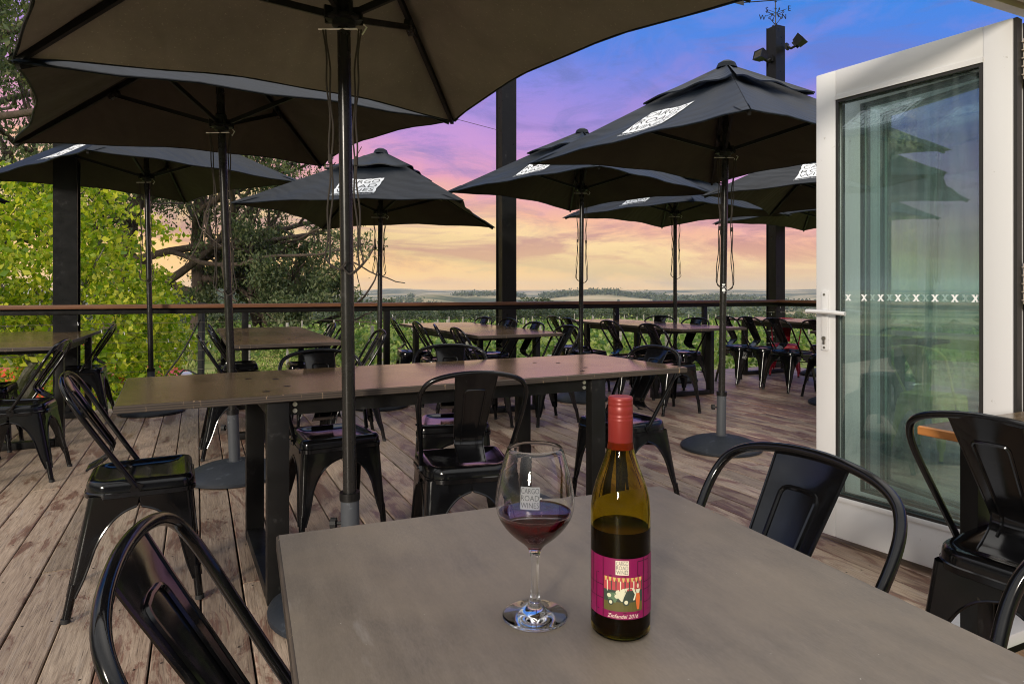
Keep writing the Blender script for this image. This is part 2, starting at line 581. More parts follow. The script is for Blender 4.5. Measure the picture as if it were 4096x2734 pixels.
def ground_mat():
    m = mat('paddock', (0.12, 0.13, 0.05), 0.9, 0, 0.1)
    t = NT(m)
    v = t.coords((1, 1, 1))
    n0 = t.noise(v, 0.9, 8, 0.7)
    n1 = t.noise(v, 0.06, 6, 0.6)
    n2 = t.noise(v, 0.0042, 7, 0.62)
    near = t.mix(t.ramp(n0, [(0.35, (0, 0, 0)), (0.68, (1, 1, 1))]), (0.10, 0.17, 0.035), (0.32, 0.29, 0.13))
    near = t.mix(t.ramp(n1, [(0.42, (0, 0, 0)), (0.62, (1, 1, 1))]), near, (0.19, 0.25, 0.07))
    far = t.ramp(n2, [(0.38, (0.045, 0.062, 0.034)), (0.46, (0.09, 0.105, 0.05)), (0.52, (0.27, 0.23, 0.13)), (0.62, (0.40, 0.33, 0.20))])
    geo = t.n('ShaderNodeNewGeometry')
    ln = t.n('ShaderNodeVectorMath', operation='LENGTH')
    t.l(geo.outputs['Position'], ln.inputs[0])
    k = t.math('DIVIDE', ln.outputs['Value'], 420.0, True)
    k = t.math('POWER', k, 2.0)
    t.base(t.mix(k, near, far))
    return m
M['ground'] = ground_mat()
M['dirt'] = mat('dirt_track', (0.20, 0.115, 0.075), 0.95)
t = NT(M['dirt'])
t.base(t.mix(t.noise(t.coords((1, 1, 1)), 1.5, 8, 0.7), (0.13, 0.075, 0.05), (0.27, 0.17, 0.115)))

# ------------------------------------------------------------------ world and light
SUN_EL, SUN_AZ = R(13), R(-160)            # low soft light from behind the camera, a little to the left
w = bpy.data.worlds.new('World')
sc.world = w
w.use_nodes = True
wt = NT(w)
nt = w.node_tree
bg = nt.nodes['Background']
tc = wt.n('ShaderNodeTexCoord')
sep = wt.n('ShaderNodeSeparateXYZ')
wt.l(tc.outputs['Generated'], sep.inputs[0])
X_, Y_, Z_ = sep.outputs
mpc = wt.n('ShaderNodeMapping')
mpc.inputs['Scale'].default_value = (1.6, 1.6, 9.0)
mpc.inputs['Rotation'].default_value = (0, R(7), 0)
wt.l(tc.outputs['Generated'], mpc.inputs['Vector'])
cl = wt.noise(mpc.outputs[0], 2.3, 8, 0.62, 0.7)
mpd = wt.n('ShaderNodeMapping')
mpd.inputs['Scale'].default_value = (2.4, 2.4, 4.6)
mpd.inputs['Rotation'].default_value = (0, R(-12), 0)
mpd.inputs['Location'].default_value = (3.1, 1.7, 0.4)
wt.l(tc.outputs['Generated'], mpd.inputs['Vector'])
cl2 = wt.noise(mpd.outputs[0], 3.0, 9, 0.6, 0.9)
par = wt.math('ADD', Z_, wt.math('MULTIPLY', X_, 0.125))
par = wt.math('ADD', par, wt.math('MULTIPLY', wt.math('SUBTRACT', cl, 0.5), 0.05))
par = wt.math('ADD', par, wt.math('MULTIPLY', wt.math('SUBTRACT', cl2, 0.5), 0.06))
def srgb(r, g, b):
    f = lambda c: (c / 255 / 12.92) if c <= 10 else ((c / 255 + 0.055) / 1.055) ** 2.4
    return (f(r), f(g), f(b))
dusk = wt.ramp(par, [(0.0, (1.15, 0.72, 0.27)), (0.026, (1.08, 0.71, 0.29)), (0.042, srgb(236, 204, 146)), (0.085, (1.05, 0.76, 0.38)), (0.118, srgb(250, 190, 158)),
                     (0.155, srgb(232, 164, 188)), (0.21, srgb(204, 154, 216)), (0.28, srgb(152, 140, 224)), (0.35, srgb(92, 132, 226)),
                     (0.44, srgb(45, 138, 232)), (0.55, srgb(70, 140, 225)), (0.68, (1.0, 1.0, 1.02)), (1.0, (2.7, 2.58, 2.40))])  # unseen overhead part whitened as fill light
# darker mauve cloud streaks
st = wt.ramp(cl, [(0.50, (0, 0, 0)), (0.61, (1, 1, 1))])
low = wt.ramp(Z_, [(0.0, (0.0,) * 3), (0.02, (0.25,) * 3), (0.07, (0.7,) * 3), (0.18, (0.55,) * 3), (0.5, (0.1,) * 3)])
dusk = wt.mix(wt.math('MULTIPLY', st, low), dusk, wt.mix(wt.ramp(Z_, [(0.05, (0, 0, 0)), (0.2, (1, 1, 1))]), srgb(206, 142, 124), srgb(124, 118, 186)))
pk = wt.ramp(cl2, [(0.50, (0, 0, 0)), (0.64, (1, 1, 1))])
hi = wt.ramp(Z_, [(0.12, (0,) * 3), (0.22, (0.45,) * 3), (0.36, (0.18,) * 3), (0.6, (0.1,) * 3)])
dusk = wt.mix(wt.math('MULTIPLY', pk, hi), dusk, srgb(186, 142, 208))
mpe = wt.n('ShaderNodeMapping')
mpe.inputs['Scale'].default_value = (3.0, 3.0, 7.5)
mpe.inputs['Rotation'].default_value = (0, R(14), 0)
mpe.inputs['Location'].default_value = (7.7, 0.3, 2.2)
wt.l(tc.outputs['Generated'], mpe.inputs['Vector'])
cl3 = wt.noise(mpe.outputs[0], 2.2, 10, 0.66, 1.0)
gb = wt.ramp(cl3, [(0.52, (0, 0, 0)), (0.68, (1, 1, 1))])
gz_ = wt.ramp(Z_, [(0.02, (0,) * 3), (0.09, (0.35,) * 3), (0.2, (0.55,) * 3), (0.45, (0.5,) * 3), (0.6, (0,) * 3)])
dusk = wt.mix(wt.math('MULTIPLY', gb, gz_), dusk, wt.mix(wt.ramp(Z_, [(0.05, (0, 0, 0)), (0.17, (1, 1, 1))]), srgb(206, 136, 118), srgb(100, 118, 186)))
# pale cloudy sky behind the camera, out of view, brightened for fill
nis = wt.n('ShaderNodeTexSky', sky_type='NISHITA')
nis.sun_disc = False
nis.sun_elevation = SUN_EL
nis.sun_rotation = SUN_AZ
cloudy = wt.ramp(cl2, [(0.35, (0.95, 0.95, 0.94)), (0.62, (1.5, 1.45, 1.38))])
cloudy = wt.mix(0.04, cloudy, nis.outputs[0])
# low sky behind the camera darkened for reflections, in place of the unseen building
cloudy = wt.mix(wt.ramp(Z_, [(0.0, (1, 1, 1)), (0.22, (0.95,) * 3), (0.5, (0, 0, 0))]), cloudy, (0.055, 0.055, 0.058))
back = wt.ramp(wt.math('ADD', wt.math('MULTIPLY', wt.math('SUBTRACT', Y_, wt.math('MULTIPLY', X_, -0.45)), -1.0), 0.5), [(0.35, (0, 0, 0)), (0.95, (1, 1, 1))])
sky = wt.mix(back, dusk, cloudy)
sky = wt.mix(wt.ramp(Z_, [(0.0, (1, 1, 1)), (0.001, (0, 0, 0))]), sky, (0.10, 0.10, 0.08))
wt.l(sky, bg.inputs['Color'])
bg.inputs['Strength'].default_value = 1.0

flash_sun_d = bpy.data.lights.new('sun', 'SUN')  # added low key lamp, standing in for the camera flash
flash_sun_d.energy = 3.2
flash_sun_d.angle = R(8)
flash_sun_d.color = (1.0, 0.90, 0.77)
sun = bpy.data.objects.new('sun', flash_sun_d)
col.objects.link(sun)
sd = Vector((math.sin(SUN_AZ) * math.cos(SUN_EL), math.cos(SUN_AZ) * math.cos(SUN_EL), math.sin(SUN_EL)))
sun.rotation_euler = (-sd).to_track_quat('-Z', 'Y').to_euler()

sc.view_settings.view_transform = 'Standard'
sc.view_settings.look = 'None'
sc.view_settings.exposure = 0.0
sc.view_settings.gamma = 1.0
sc.render.engine = 'CYCLES'
sc.cycles.use_denoising = True
sc.cycles.filter_width = 1.05
sc.cycles.max_bounces = 14
sc.cycles.transparent_max_bounces = 24
sc.cycles.transmission_bounces = 14
sc.cycles.glossy_bounces = 6
sc.cycles.sample_clamp_indirect = 6
sc.cycles.caustics_reflective = False
#PART2
# ------------------------------------------------------------------ terrain
def hash_noise(x, y, seed=0):
    v = 0.0
    for i, (a, b, c) in enumerate(((1.0, 0.37, 0.5), (-0.61, 1.13, 0.27), (0.83, -0.77, 0.17), (1.9, 1.3, 0.1))):
        v += c * math.sin(a * x + b * y + seed * 1.7 + i * 2.1)
    return v

def ground_z(x, y):
    d = math.hypot(x, y)
    z = -1.35
    if d > 12:
        z -= 0.022 * (min(d, 60) - 12)
    if d > 60:
        z -= 0.085 * (min(d, 260) - 60)
    if d > 260:
        z -= 0.012 * (min(d, 900) - 260)
    z += 0.06 * hash_noise(x * 0.35, y * 0.35) * min(1, d / 15)
    if d > 300:
        k = min(1, (d - 300) / 900)
        z += k * 9.0 * hash_noise(x * 0.004, y * 0.004, 3)
    az = math.degrees(math.atan2(x, y))
    if 700 < d:
        # bare topped hill in the middle, wooded hill on the left, low rises on the right
        def bump(a0, wa, d0, wd, h):
            return h * math.exp(-((az - a0) / wa) ** 2 - ((d - d0) / wd) ** 2)
        z += bump(-7.0, 2.6, 1500, 330, 20) + bump(-2.0, 3.4, 1650, 330, 14) + bump(7.5, 5.0, 1600, 380, 18)
        z += bump(-24, 5.5, 1300, 420, 32) + bump(-17.5, 3.0, 1500, 300, 19) + bump(18, 4, 1700, 400, 14)
    if d > 2300:
        k = min(1, (d - 2300) / 1500)
        z += k * (33 + 11 * hash_noise(az * 0.22, 1.0, 5) + 7 * hash_noise(az * 0.9, d * 0.001, 9))
    return z

def make_ground():
    radii = [0.5, 4, 8, 10, 12, 14, 17, 20, 24, 28, 33, 40, 48, 58, 70, 85, 105, 130, 160, 200, 250, 310, 380, 470, 570, 700,
             800, 900, 1000, 1100, 1200, 1300, 1400, 1500, 1600, 1700, 1800, 1950, 2100, 2300, 2600, 3000, 3400, 3800, 4200, 4700]
    azs = [R(a * 0.75) for a in range(-64, 65)] + [R(a) for a in range(54, 307, 6)]
    b = MB()
    n = len(azs)
    vs = []
    for r in radii:
        for a in azs:
            x, y = r * math.sin(a), r * math.cos(a)
            vs.append((x, y, ground_z(x, y)))
    fs = []
    for i in range(len(radii) - 1):
        for k in range(n):
            k2 = (k + 1) % n
            fs.append((i * n + k, i * n + k2, (i + 1) * n + k2, (i + 1) * n + k))
    fs.append(tuple(range(n)))
    b.add(vs, fs)
    o = b.build('ground', M['ground'], smooth=80)
    tag(o, kind='structure')
make_ground()

# a dirt track curving past the deck
b = MB()
pts = [(-3.4 + 0.02 * (k - 9) ** 2 - 0.55 * k * 0.4, 9.6 + k * 0.9) for k in range(-3, 16)]
vs, fs = [], []
for i, (x, y) in enumerate(pts):
    a = pts[max(0, i - 1)]; c = pts[min(len(pts) - 1, i + 1)]
    d = Vector((c[0] - a[0], c[1] - a[1], 0)).normalized()
    nrm = Vector((-d.y, d.x, 0))
    for j in range(5):
        wv = (j / 4 - 0.5) * (2.3 + 0.3 * math.sin(i * 1.7))
        p = Vector((x, y, 0)) + nrm * wv
        vs.append((p.x, p.y, ground_z(p.x, p.y) + 0.03))
for i in range(len(pts) - 1):
    for j in range(4):
        a = i * 5 + j
        fs.append((a, a + 1, a + 6, a + 5))
b.add(vs, fs)
tag(b.build('dirt_track', M['dirt'], smooth=60), kind='structure')

# ------------------------------------------------------------------ the deck
RAIL_T, DECK_T0, CORNER_S = 7.35, 1.40, 7.93
deck_rot = Matrix.Rotation(TH, 4, 'Z')

def make_deck():
    """Boards run along DV; local x = s, local y = t."""
    vs, fs, mi, tone = [], [], [], []
    pitch, wid, th = 0.145, 0.1385, 0.024
    rnd = random.Random(5)
    s0, s1 = -6.8, CORNER_S + 0.10
    nb = int((s1 - s0) / pitch)
    def slab(x0, x1, y0, y1, zt, tn):
        o = len(vs)
        e = 0.003
        nn = max(1, int((y1 - y0) / 0.6))
        ring = []
        for k in range(nn + 1):
            y = y0 + (y1 - y0) * k / nn
            wob = rnd.uniform(-0.0008, 0.0008)
            ring.append([(x0 + wob, y, zt - th), (x0 + wob, y, zt - e), (x0 + e + wob, y, zt), (x1 - e + wob, y, zt), (x1 + wob, y, zt - e), (x1 + wob, y, zt - th)])
        for rg in ring:
            vs.extend(rg)
        for k in range(nn):
            for j in range(5):
                a = o + k * 6 + j
                fs.append((a, a + 6, a + 7, a + 1)); mi.append(0); tone.append(tn)
        fs.append(tuple(o + j for j in range(6))); mi.append(0); tone.append(tn)
        fs.append(tuple(o + nn * 6 + j for j in range(5, -1, -1))); mi.append(0); tone.append(tn)
    def disc(x, y, z):
        o = len(vs)
        for k in range(6):
            a = k * math.pi / 3
            vs.append((x + 0.0042 * math.cos(a), y + 0.0042 * math.sin(a), z + 0.0012))
        fs.append(tuple(o + k for k in range(6))); mi.append(1); tone.append(0.5)
    for i in range(nb + 1):
        x0 = s0 + i * pitch
        t = DECK_T0 + 0.02
        end = RAIL_T + 0.10
        t -= rnd.uniform(0, 0.0)
        first = True
        while t < end - 0.05:
            L = rnd.choice([2.1, 2.55, 3.0, 3.45, 3.9]) * (rnd.uniform(0.3, 1) if first else 1)
            L = max(0.6, round(L / 0.45) * 0.45)
            first = False
            e = min(end, t + L)
            if end - e < 0.5:
                e = end
            zt = rnd.uniform(-0.0012, 0.0012)
            slab(x0, x0 + wid, t, e - 0.004, zt, rnd.random())
            yy = math.ceil(t / 0.45) * 0.45 + 0.03
            while yy < e - 0.02:
                for xx in (0.03, wid - 0.03):
                    disc(x0 + xx + rnd.uniform(-.006, .006), yy + rnd.uniform(-.008, .008), zt)
                yy += 0.45
            t = e
    me = bpy.data.meshes.new('deck_floor')
    me.from_pydata(vs, [], fs)
    me.materials.append(M['deck']); me.materials.append(M['screw'])
    me.polygons.foreach_set('material_index', mi)
    at = me.attributes.new('board', 'FLOAT', 'FACE')
    at.data.foreach_set('value', tone)
    me.update()
    o = link('deck_floor', me)
    o.rotation_euler = (0, 0, TH)
    tag(o, kind='structure')
    b = MB()
    b.box(((s0 + s1) / 2, (DECK_T0 + RAIL_T) / 2, -0.16), (s1 - s0 - 0.02, RAIL_T - DECK_T0 + 0.1, 0.20))
    u = b.build('deck_underframe', M['gap'], smooth=0)
    u.rotation_euler = (0, 0, TH)
    tag(u, kind='structure')
make_deck()

# indoor floor the camera stands on, with the door sill in front of it
b = MB()
for i in range(46):
    b.box((-3.2 + i * 0.13, -0.30, -0.0125), (0.1285, 3.0, 0.025))
o = b.build('indoor_floor', M['floor_in'], smooth=0)
o.rotation_euler = (0, 0, TH)
tag(o, kind='structure')

# ------------------------------------------------------------------ steel posts and railing
def steel_column(s, t, top, label):
    r = thing('steel_column', D(s, t, 0), TH, label, 'post', 'steel posts along the deck edge')
    b = MB()
    hh = top + 1.5
    # an I-section seen from its flange, with the web recess on the side faces
    b.box((0, -0.087, top - hh / 2), (0.19, 0.012, hh))
    b.box((0, 0.087, top - hh / 2), (0.19, 0.012, hh))
    b.box((0, 0, top - hh / 2), (0.16, 0.162, hh - 0.004))
    b.build('shaft', M['post'], r, smooth=0)
    b = MB()
    b.box((0, 0, 0.006), (0.23, 0.23, 0.012))
    b.build('base_plate', M['steel'], r, smooth=0)
    return r
col_l = steel_column(-1.1, RAIL_T + 0.02, 5.15, 'tall dark steel post in front of the yellow-green maple')
col_m = steel_column(3.42, RAIL_T + 0.02, 5.15, 'tall dark steel post in the middle of the railing under open sky')
col_r = steel_column(CORNER_S, RAIL_T + 0.02, 5.14, 'tall dark steel corner post carrying the weathervane and two floodlights')

RAIL_Z = 1.01
rail = thing('deck_railing', D(0, 0, 0), TH, 'long timber topped wire railing along the deck edge before the vineyard', 'railing', 'deck railings')
b = MB(); b.box((1.50, RAIL_T - 0.075, RAIL_Z - 0.019), (12.95, 0.14, 0.038), bev=0.004); b.build('handrail', M['rail'], rail)
b = MB(); b.box((1.50, RAIL_T - 0.06, RAIL_Z - 0.066), (12.9, 0.05, 0.052), bev=0.003); b.build('top_tube', M['steel'], rail)
for s in (-4.1, -2.6, 0.44, 1.91, 4.98, 6.47):
    b = MB(); b.box((s, RAIL_T - 0.06, (RAIL_Z - 0.092) / 2), (0.065, 0.05, RAIL_Z - 0.092), bev=0.003)
    b.box((s, RAIL_T - 0.06, 0.004), (0.11, 0.10, 0.008))
    b.build('railing_post', M['steel'], rail)
for k in range(9):
    z = 0.085 + k * 0.093
    b = MB(); b.tube([(-4.95, RAIL_T - 0.045, z)] + [(-4.95 + 12.86 * j / 12, RAIL_T - 0.045, z - 0.004 * (j % 2)) for j in range(1, 13)], 0.0019, 5)
    b.build('wire', M['cable'], rail)

rail2 = thing('deck_railing', D(0, 0, 0), TH, 'short return of the railing running back from the corner post, seen past the white door', 'railing', 'deck railings')
x2 = CORNER_S + 0.02
b = MB(); b.box((x2 - 0.075, RAIL_T - 0.15 - 2.9, RAIL_Z - 0.019), (0.14, 5.8, 0.038), bev=0.004); b.build('handrail', M['rail'], rail2)
b = MB(); b.box((x2 - 0.06, RAIL_T - 0.09 - 2.9, RAIL_Z - 0.066), (0.05, 5.8, 0.052), bev=0.003); b.build('top_tube', M['steel'], rail2)
for t_ in (5.85, 4.35, 2.85, 1.5):
    b = MB(); b.box((x2 - 0.06, t_, (RAIL_Z - 0.092) / 2), (0.05, 0.065, RAIL_Z - 0.092), bev=0.003); b.build('railing_post', M['steel'], rail2)
for k in range(9):
    z = 0.085 + k * 0.093
    b = MB(); b.tube([(x2 - 0.045, RAIL_T - 0.1, z), (x2 - 0.045, 4.3, z - .003), (x2 - 0.045, 1.5, z)], 0.0019, 5); b.build('wire', M['cable'], rail2)
# bright wire tensioners at the corner post
for rr, px, py in ((rail, CORNER_S - 0.11, RAIL_T - 0.045), (rail2, x2 - 0.045, RAIL_T - 0.11)):
    b = MB()
    for k in range(9):
        z = 0.085 + k * 0.093
        if rr is rail:
            b.tube([(px - 0.10, py, z), (px, py, z)], 0.006, 6); b.box((px + 0.004, py, z), (0.012, 0.02, 0.02))
        else:
            b.tube([(px, py - 0.10, z), (px, py, z)], 0.006, 6); b.box((px, py + 0.004, z), (0.02, 0.012, 0.02))
    tag(b.build('wire_tensioners', M['bright'], rr), kind='stuff')

# string of small icicle bulbs sagging under the handrail
fl = thing('string_light', D(0, 0, 0), TH, 'thin string of tiny bulbs sagging along the wires of the long railing', 'string lights')
b = MB(); bb = MB()
pts = []
for i in range(97):
    s = -1.0 + i * 8.9 / 96
    ph = (s + 1.1) % 3.0 / 3.0
    z = 0.90 - 0.30 * math.sin(math.pi * ph) ** 0.8 - 0.02 * math.sin(i * 1.3)
    pts.append((s, RAIL_T - 0.095, z))
    if i % 2 == 0:
        bb.tube([(s, RAIL_T - 0.097, z), (s + 0.006, RAIL_T - 0.1, z - 0.03)], [0.0025, 0.004], 5)
b.tube(pts, 0.0018, 5)
b.build('lead', M['rubber'], fl)
tag(bb.build('bulbs', M['sticker'], fl), kind='stuff')

# wire stay from the middle post
b = MB(); b.tube([D(3.34, RAIL_T, 3.09), D(-1.05, RAIL_T + 0.1, 3.72)], 0.003, 5)
tag(b.build('stay_wire', M['cord']), 'thin dark wire strung high from the middle post to the left', 'wire')

# ------------------------------------------------------------------ floodlights and weathervane on the corner post
ctop = D(CORNER_S, RAIL_T + 0.02, 5.14)
def floodlight(off, rz, tilt, label):
    r = thing('floodlight', ctop + off, rz, label, 'floodlight', 'floodlights on the corner post')
    M_ = Matrix.Translation((0, -0.15, 0.02)) @ Matrix.Rotation(tilt, 4, 'X')
    b = MB()
    # open tray: back plate, four flared sides
    def P(x, y, z): return M_ @ Vector((x, y, z))
    o_, i_ = 0.092, 0.050
    h_, k_ = 0.070, 0.036
    ring0 = [P(-o_, -0.10, -h_), P(o_, -0.10, -h_), P(o_, -0.10, h_), P(-o_, -0.10, h_)]
    ring1 = [P(-o_ + .018, -0.10, -h_ + .018), P(o_ - .018, -0.10, -h_ + .018), P(o_ - .018, -0.10, h_ - .018), P(-o_ + .018, -0.10, h_ - .018)]
    ring3 = [P(-i_ - .02, 0.02, -k_ - .02), P(i_ + .02, 0.02, -k_ - .02), P(i_ + .02, 0.02, k_ + .02), P(-i_ - .02, 0.02, k_ + .02)]
    V = ring0 + ring1 + ring3
    F = []
    for j in range(4):
        n = (j + 1) % 4
        F += [(j, n, 4 + n, 4 + j), (n, j, 8 + j, 8 + n)]
    F.append((8, 9, 10, 11))
    b.add(V, F)
    for j in range(6):
        b.box(M_ @ Vector((-0.055 + j * 0.022, 0.035, 0)), (0.006, 0.04, 0.08), rx=tilt)
    b.build('housing', M['post'], r, smooth=0)
    b = MB()
    ringa = [P(-o_ + .018, -0.094, -h_ + .018), P(o_ - .018, -0.094, -h_ + .018), P(o_ - .018, -0.094, h_ - .018), P(-o_ + .018, -0.094, h_ - .018)]
    ringb = [P(-i_, 0.0, -k_), P(i_, 0.0, -k_), P(i_, 0.0, k_), P(-i_, 0.0, k_)]
    b.add(ringa + ringb, [(j, (j + 1) % 4, 4 + (j + 1) % 4, 4 + j) for j in range(4)] + [(4, 5, 6, 7)])
    b.build('reflector', M['chrome'], r, smooth=0)
    b = MB(); b.tube([(0, 0, 0), (0, -0.06, -0.04), (0, -0.12, -0.02)], 0.02, 8); b.box((0, 0.0, 0), (0.09, 0.03, 0.09)); b.build('bracket', M['steel'], r)
    return r
floodlight(Vector((0.13, -0.11, -0.33)), R(48), R(-38), 'grey floodlight on the right of the corner post, open tray tilted to the sky')
floodlight(Vector((-0.10, -0.06, -0.50)), R(-68), R(-15), 'grey finned floodlight on the left of the corner post')

wv = thing('weathervane', ctop, 0, 'wrought iron weathervane with compass letters on top of the corner post', 'weathervane')
b = MB()
b.tube([(0, 0, 0), (0, 0, 0.52)], 0.008, 8)
b.lathe([(0.009, 0.275), (0.016, 0.28), (0.016, 0.29), (0.009, 0.295)], 10)
b.lathe([(0.009, 0.385), (0.022, 0.39), (0.009, 0.395)], 10)
b.tube([(0, 0, 0.52), (0, 0, 0.60)], 0.007, 8)
b.build('spindle', M['steel'], wv)
def scroll(b, ang, z, r, flip=1, base=0.03):
    pts = []
    for i in range(22):
        t_ = i / 21
        if t_ < 0.5:
            x, zz = base + (r - base) * t_ * 2, z + 0.018 * math.sin(t_ * 2 * math.pi / 2) * flip + flip * 0.03 * (t_ * 2) ** 2
        else:
            a = (t_ - 0.5) * 2 * 4.6
            rad = 0.022 * (1 - (t_ - 0.5) * 1.3)
            x, zz = r + math.sin(a) * rad * 0.9, z + flip * (0.03 + 0.022 - math.cos(a) * rad)
        pts.append((x * math.cos(ang), x * math.sin(ang), zz))
    b.tube(pts, 0.0055, 6)
b = MB()
for a in (R(8), R(172)):
    scroll(b, a, 0.20, 0.12)
    scroll(b, a, 0.20, 0.085, -1)
    b.tube([(math.cos(a) * 0.08, math.sin(a) * 0.08, 0.14), (math.cos(a) * 0.012, math.sin(a) * 0.012, 0.05)], 0.005, 6)
for a in (R(98), R(278)):
    scroll(b, a, 0.19, 0.10)
    scroll(b, a, 0.19, 0.075, -1)
for a in (R(8), R(172)):
    scroll(b, a, 0.065, 0.035, -1, 0.008)
tag(b.build('scrolls', M['steel'], wv), kind='stuff')
E4 = (('E', R(-50)), ('N', R(34)), ('W', R(130)), ('S', R(214)))
for ch, a in E4:
    b = MB()
    rr = 0.175
    b.tube([(0, 0, 0.225), (math.cos(a) * rr, math.sin(a) * rr, 0.225)], 0.0035, 6)
    vs, fs = text_mesh(ch, 0.115, 0.005, thin=-0.002)
    c_ = Vector((math.cos(a) * (rr + 0.04), math.sin(a) * (rr + 0.04), 0.182))
    face = R(15)
    b.add([c_ + Vector((v.x * math.cos(face) - v.z * math.sin(face), v.x * math.sin(face) + v.z * math.cos(face), v.y)) for v in vs], fs)
    b.build('compass_arm', M['steel'], wv, smooth=0)
b = MB()
a = R(170)
b.tube([(-0.25 * math.cos(a), -0.25 * math.sin(a), 0.415), (0.46 * math.cos(a), 0.46 * math.sin(a), 0.415)], 0.008, 6)
for k in (-1, 1):
    p0 = Vector((0.46 * math.cos(a), 0.46 * math.sin(a), 0.415))
    b.add([p0 + Vector((0, 0, .045)), p0 + Vector((0, 0, -.045)), p0 + Vector((0.14 * math.cos(a), 0.14 * math.sin(a), 0)), p0 + Vector((0, .006, .045)), p0 + Vector((0, .006, -.045))], [(0, 1, 2), (3, 2, 4)])
b.build('arrow', M['steel'], wv, smooth=0)
# ------------------------------------------------------------------ metal cafe chairs
CH = 0.83
def hoop_y(z):
    return -0.015 - (z - 0.44) * 0.60 - 0.10 * max(0, (z - 0.44) * (0.83 - z)) * 1.2

def chair_meshes():
    out = {}
    # --- seat pan
    def outline(inset, n=8):
        hw_f, hw_r, yf, yr = 0.185 - inset, 0.172 - inset, 0.175 - inset, -0.172 + inset
        rf, rr = max(0.012, 0.045 - inset), max(0.012, 0.085 - inset)
        pts = []
        for (cx, cy, r, a0) in ((hw_f - rf, yf - rf, rf, 0), (-hw_f + rf, yf - rf, rf, 90), (-hw_r + rr, yr + rr, rr, 180), (hw_r - rr, yr + rr, rr, 270)):
            for k in range(n + 1):
                a = R(a0 + 90 * k / n)
                pts.append((cx + r * math.cos(a), cy + r * math.sin(a)))
        return pts
    b = MB()
    rings = [(-0.004, 0.400), (-0.006, 0.402), (-0.006, 0.418), (-0.002, 0.421), (0.000, 0.440), (0.003, 0.450), (0.009, 0.457), (0.018, 0.460),
             (0.030, 0.459), (0.040, 0.455), (0.055, 0.449), (0.09, 0.446), (0.13, 0.445)]
    vs, fs = [], []
    n = None
    for ins, z in rings:
        p = outline(ins)
        n = len(p)
        vs += [(x, y, z) for x, y in p]
    for i in range(len(rings) - 1):
        for k in range(n):
            k2 = (k + 1) % n
            fs.append((i * n + k, i * n + k2, (i + 1) * n + k2, (i + 1) * n + k))
    fs.append(tuple(range((len(rings) - 1) * n, len(rings) * n)))
    b.add(vs, fs)
    for sx in (-1, 1):                                   # flattened ends of the back tube, bolted to the pan
        b.box((sx * 0.181, -0.012, 0.432), (0.010, 0.034, 0.036), rx=R(-25))
        b.tube([(sx * 0.184, -0.010, 0.430), (sx * 0.193, -0.010, 0.430)], 0.006, 8)
    out['seat'] = b.mesh('seat', M['chair'], 30)
    # --- legs, pressed sheet with an arched edge
    def leg(sx, sy):
        b = MB()
        yt = 0.168 if sy > 0 else -0.160
        xt = 0.183 if sy > 0 else 0.172
        xf = 0.205 if sy > 0 else 0.200
        yf = 0.205 if sy > 0 else -0.235
        zs = [0.412, 0.385, 0.366, 0.358, 0.345, 0.325, 0.30, 0.27, 0.235, 0.19, 0.14, 0.10, 0.082]
        def wid(z, half):
            top = 0.362
            if z >= top:
                return half
            z0 = 0.17
            if z > z0:
                a = (z - z0) / (top - z0)
                return half - (half - 0.048) * math.sqrt(max(0, 1 - a * a))
            return 0.048 - (z0 - z) / (z0 - 0.082) * 0.022
        vs, fs = [], []
        m = 9
        edge1, edge2 = [], []
        for z in zs:
            k = (0.412 - z) / 0.412
            cx = sx * (xt + (xf - xt) * k)
            cy = yt + (yf - yt) * k
            wx, wy = wid(z, xt - 0.001), wid(z, abs(yt) - 0.001)
            rc = min(0.022, 0.5 * min(wx, wy))
            py = sy * -1
            prof = [(cx, cy + py * wy), (cx, cy + py * (wy * 0.5 + rc * .5)), (cx, cy + py * rc)]
            for a in (22.5, 45, 67.5):
                ang = R(a)
                prof.append((cx - sx * rc + sx * rc * math.cos(ang), cy + py * rc - py * rc * math.sin(ang)))
            prof += [(cx - sx * rc, cy), (cx - sx * (wx * 0.5 + rc * .5), cy), (cx - sx * wx, cy)]
            edge1.append((prof[0][0], prof[0][1], z)); edge2.append((prof[-1][0], prof[-1][1], z))
            vs += [(x, y, z) for x, y in prof]
        # inner skin, 4 mm in
        nb = len(vs)
        inner = [(x - sx * 0.004, y - sy * 0.004, z) for x, y, z in vs]
        for i in range(len(zs) - 1):
            for j in range(m - 1):
                a = i * m + j
                fs.append((a, a + 1, a + m + 1, a + m))
                fs.append((nb + a + 1, nb + a, nb + a + m, nb + a + m + 1))
            for j in (0, m - 1):
                a = i * m + j
                fs.append((a, a + m, nb + a + m, nb + a))
        b.add(vs + inner, fs)
        for e in (edge1, edge2):
            b.tube(smooth_path(e[2:], 2), 0.0042, 6)
        k0, k1 = (0.412 - 0.125) / 0.412, 1.0
        ins = 0.013
        p0 = Vector((sx * (xt + (xf - xt) * k0 - ins), yt + (yf - yt) * k0 - sy * ins, 0.125))
        p1 = Vector((sx * (xf - ins), yf - sy * ins, 0.004))
        b.tube([p0, p1], [0.0145, 0.0135], 10)
        b.mi = 1
        b.tube([p1 + Vector((0, 0, 0.012)), p1 + Vector((0, 0, -0.004))], 0.0148, 10)
        return b.mesh('leg', [M['chair'], M['rubber']], 40)
    out['legs'] = [leg(sx, sy) for sy in (1, -1) for sx in (-1, 1)]
    # --- hoop back tube
    half = [(0.178, 0.435), (0.181, 0.48), (0.191, 0.57), (0.202, 0.66), (0.206, 0.72), (0.199, 0.763), (0.178, 0.793), (0.135, 0.813), (0.07, 0.825), (0.0, 0.829)]
    path = [(x, hoop_y(z), z) for x, z in half] + [(-x, hoop_y(z), z) for x, z in half[-2::-1]]
    b = MB()
    b.tube(smooth_path(path, 4), 0.0096, 12)
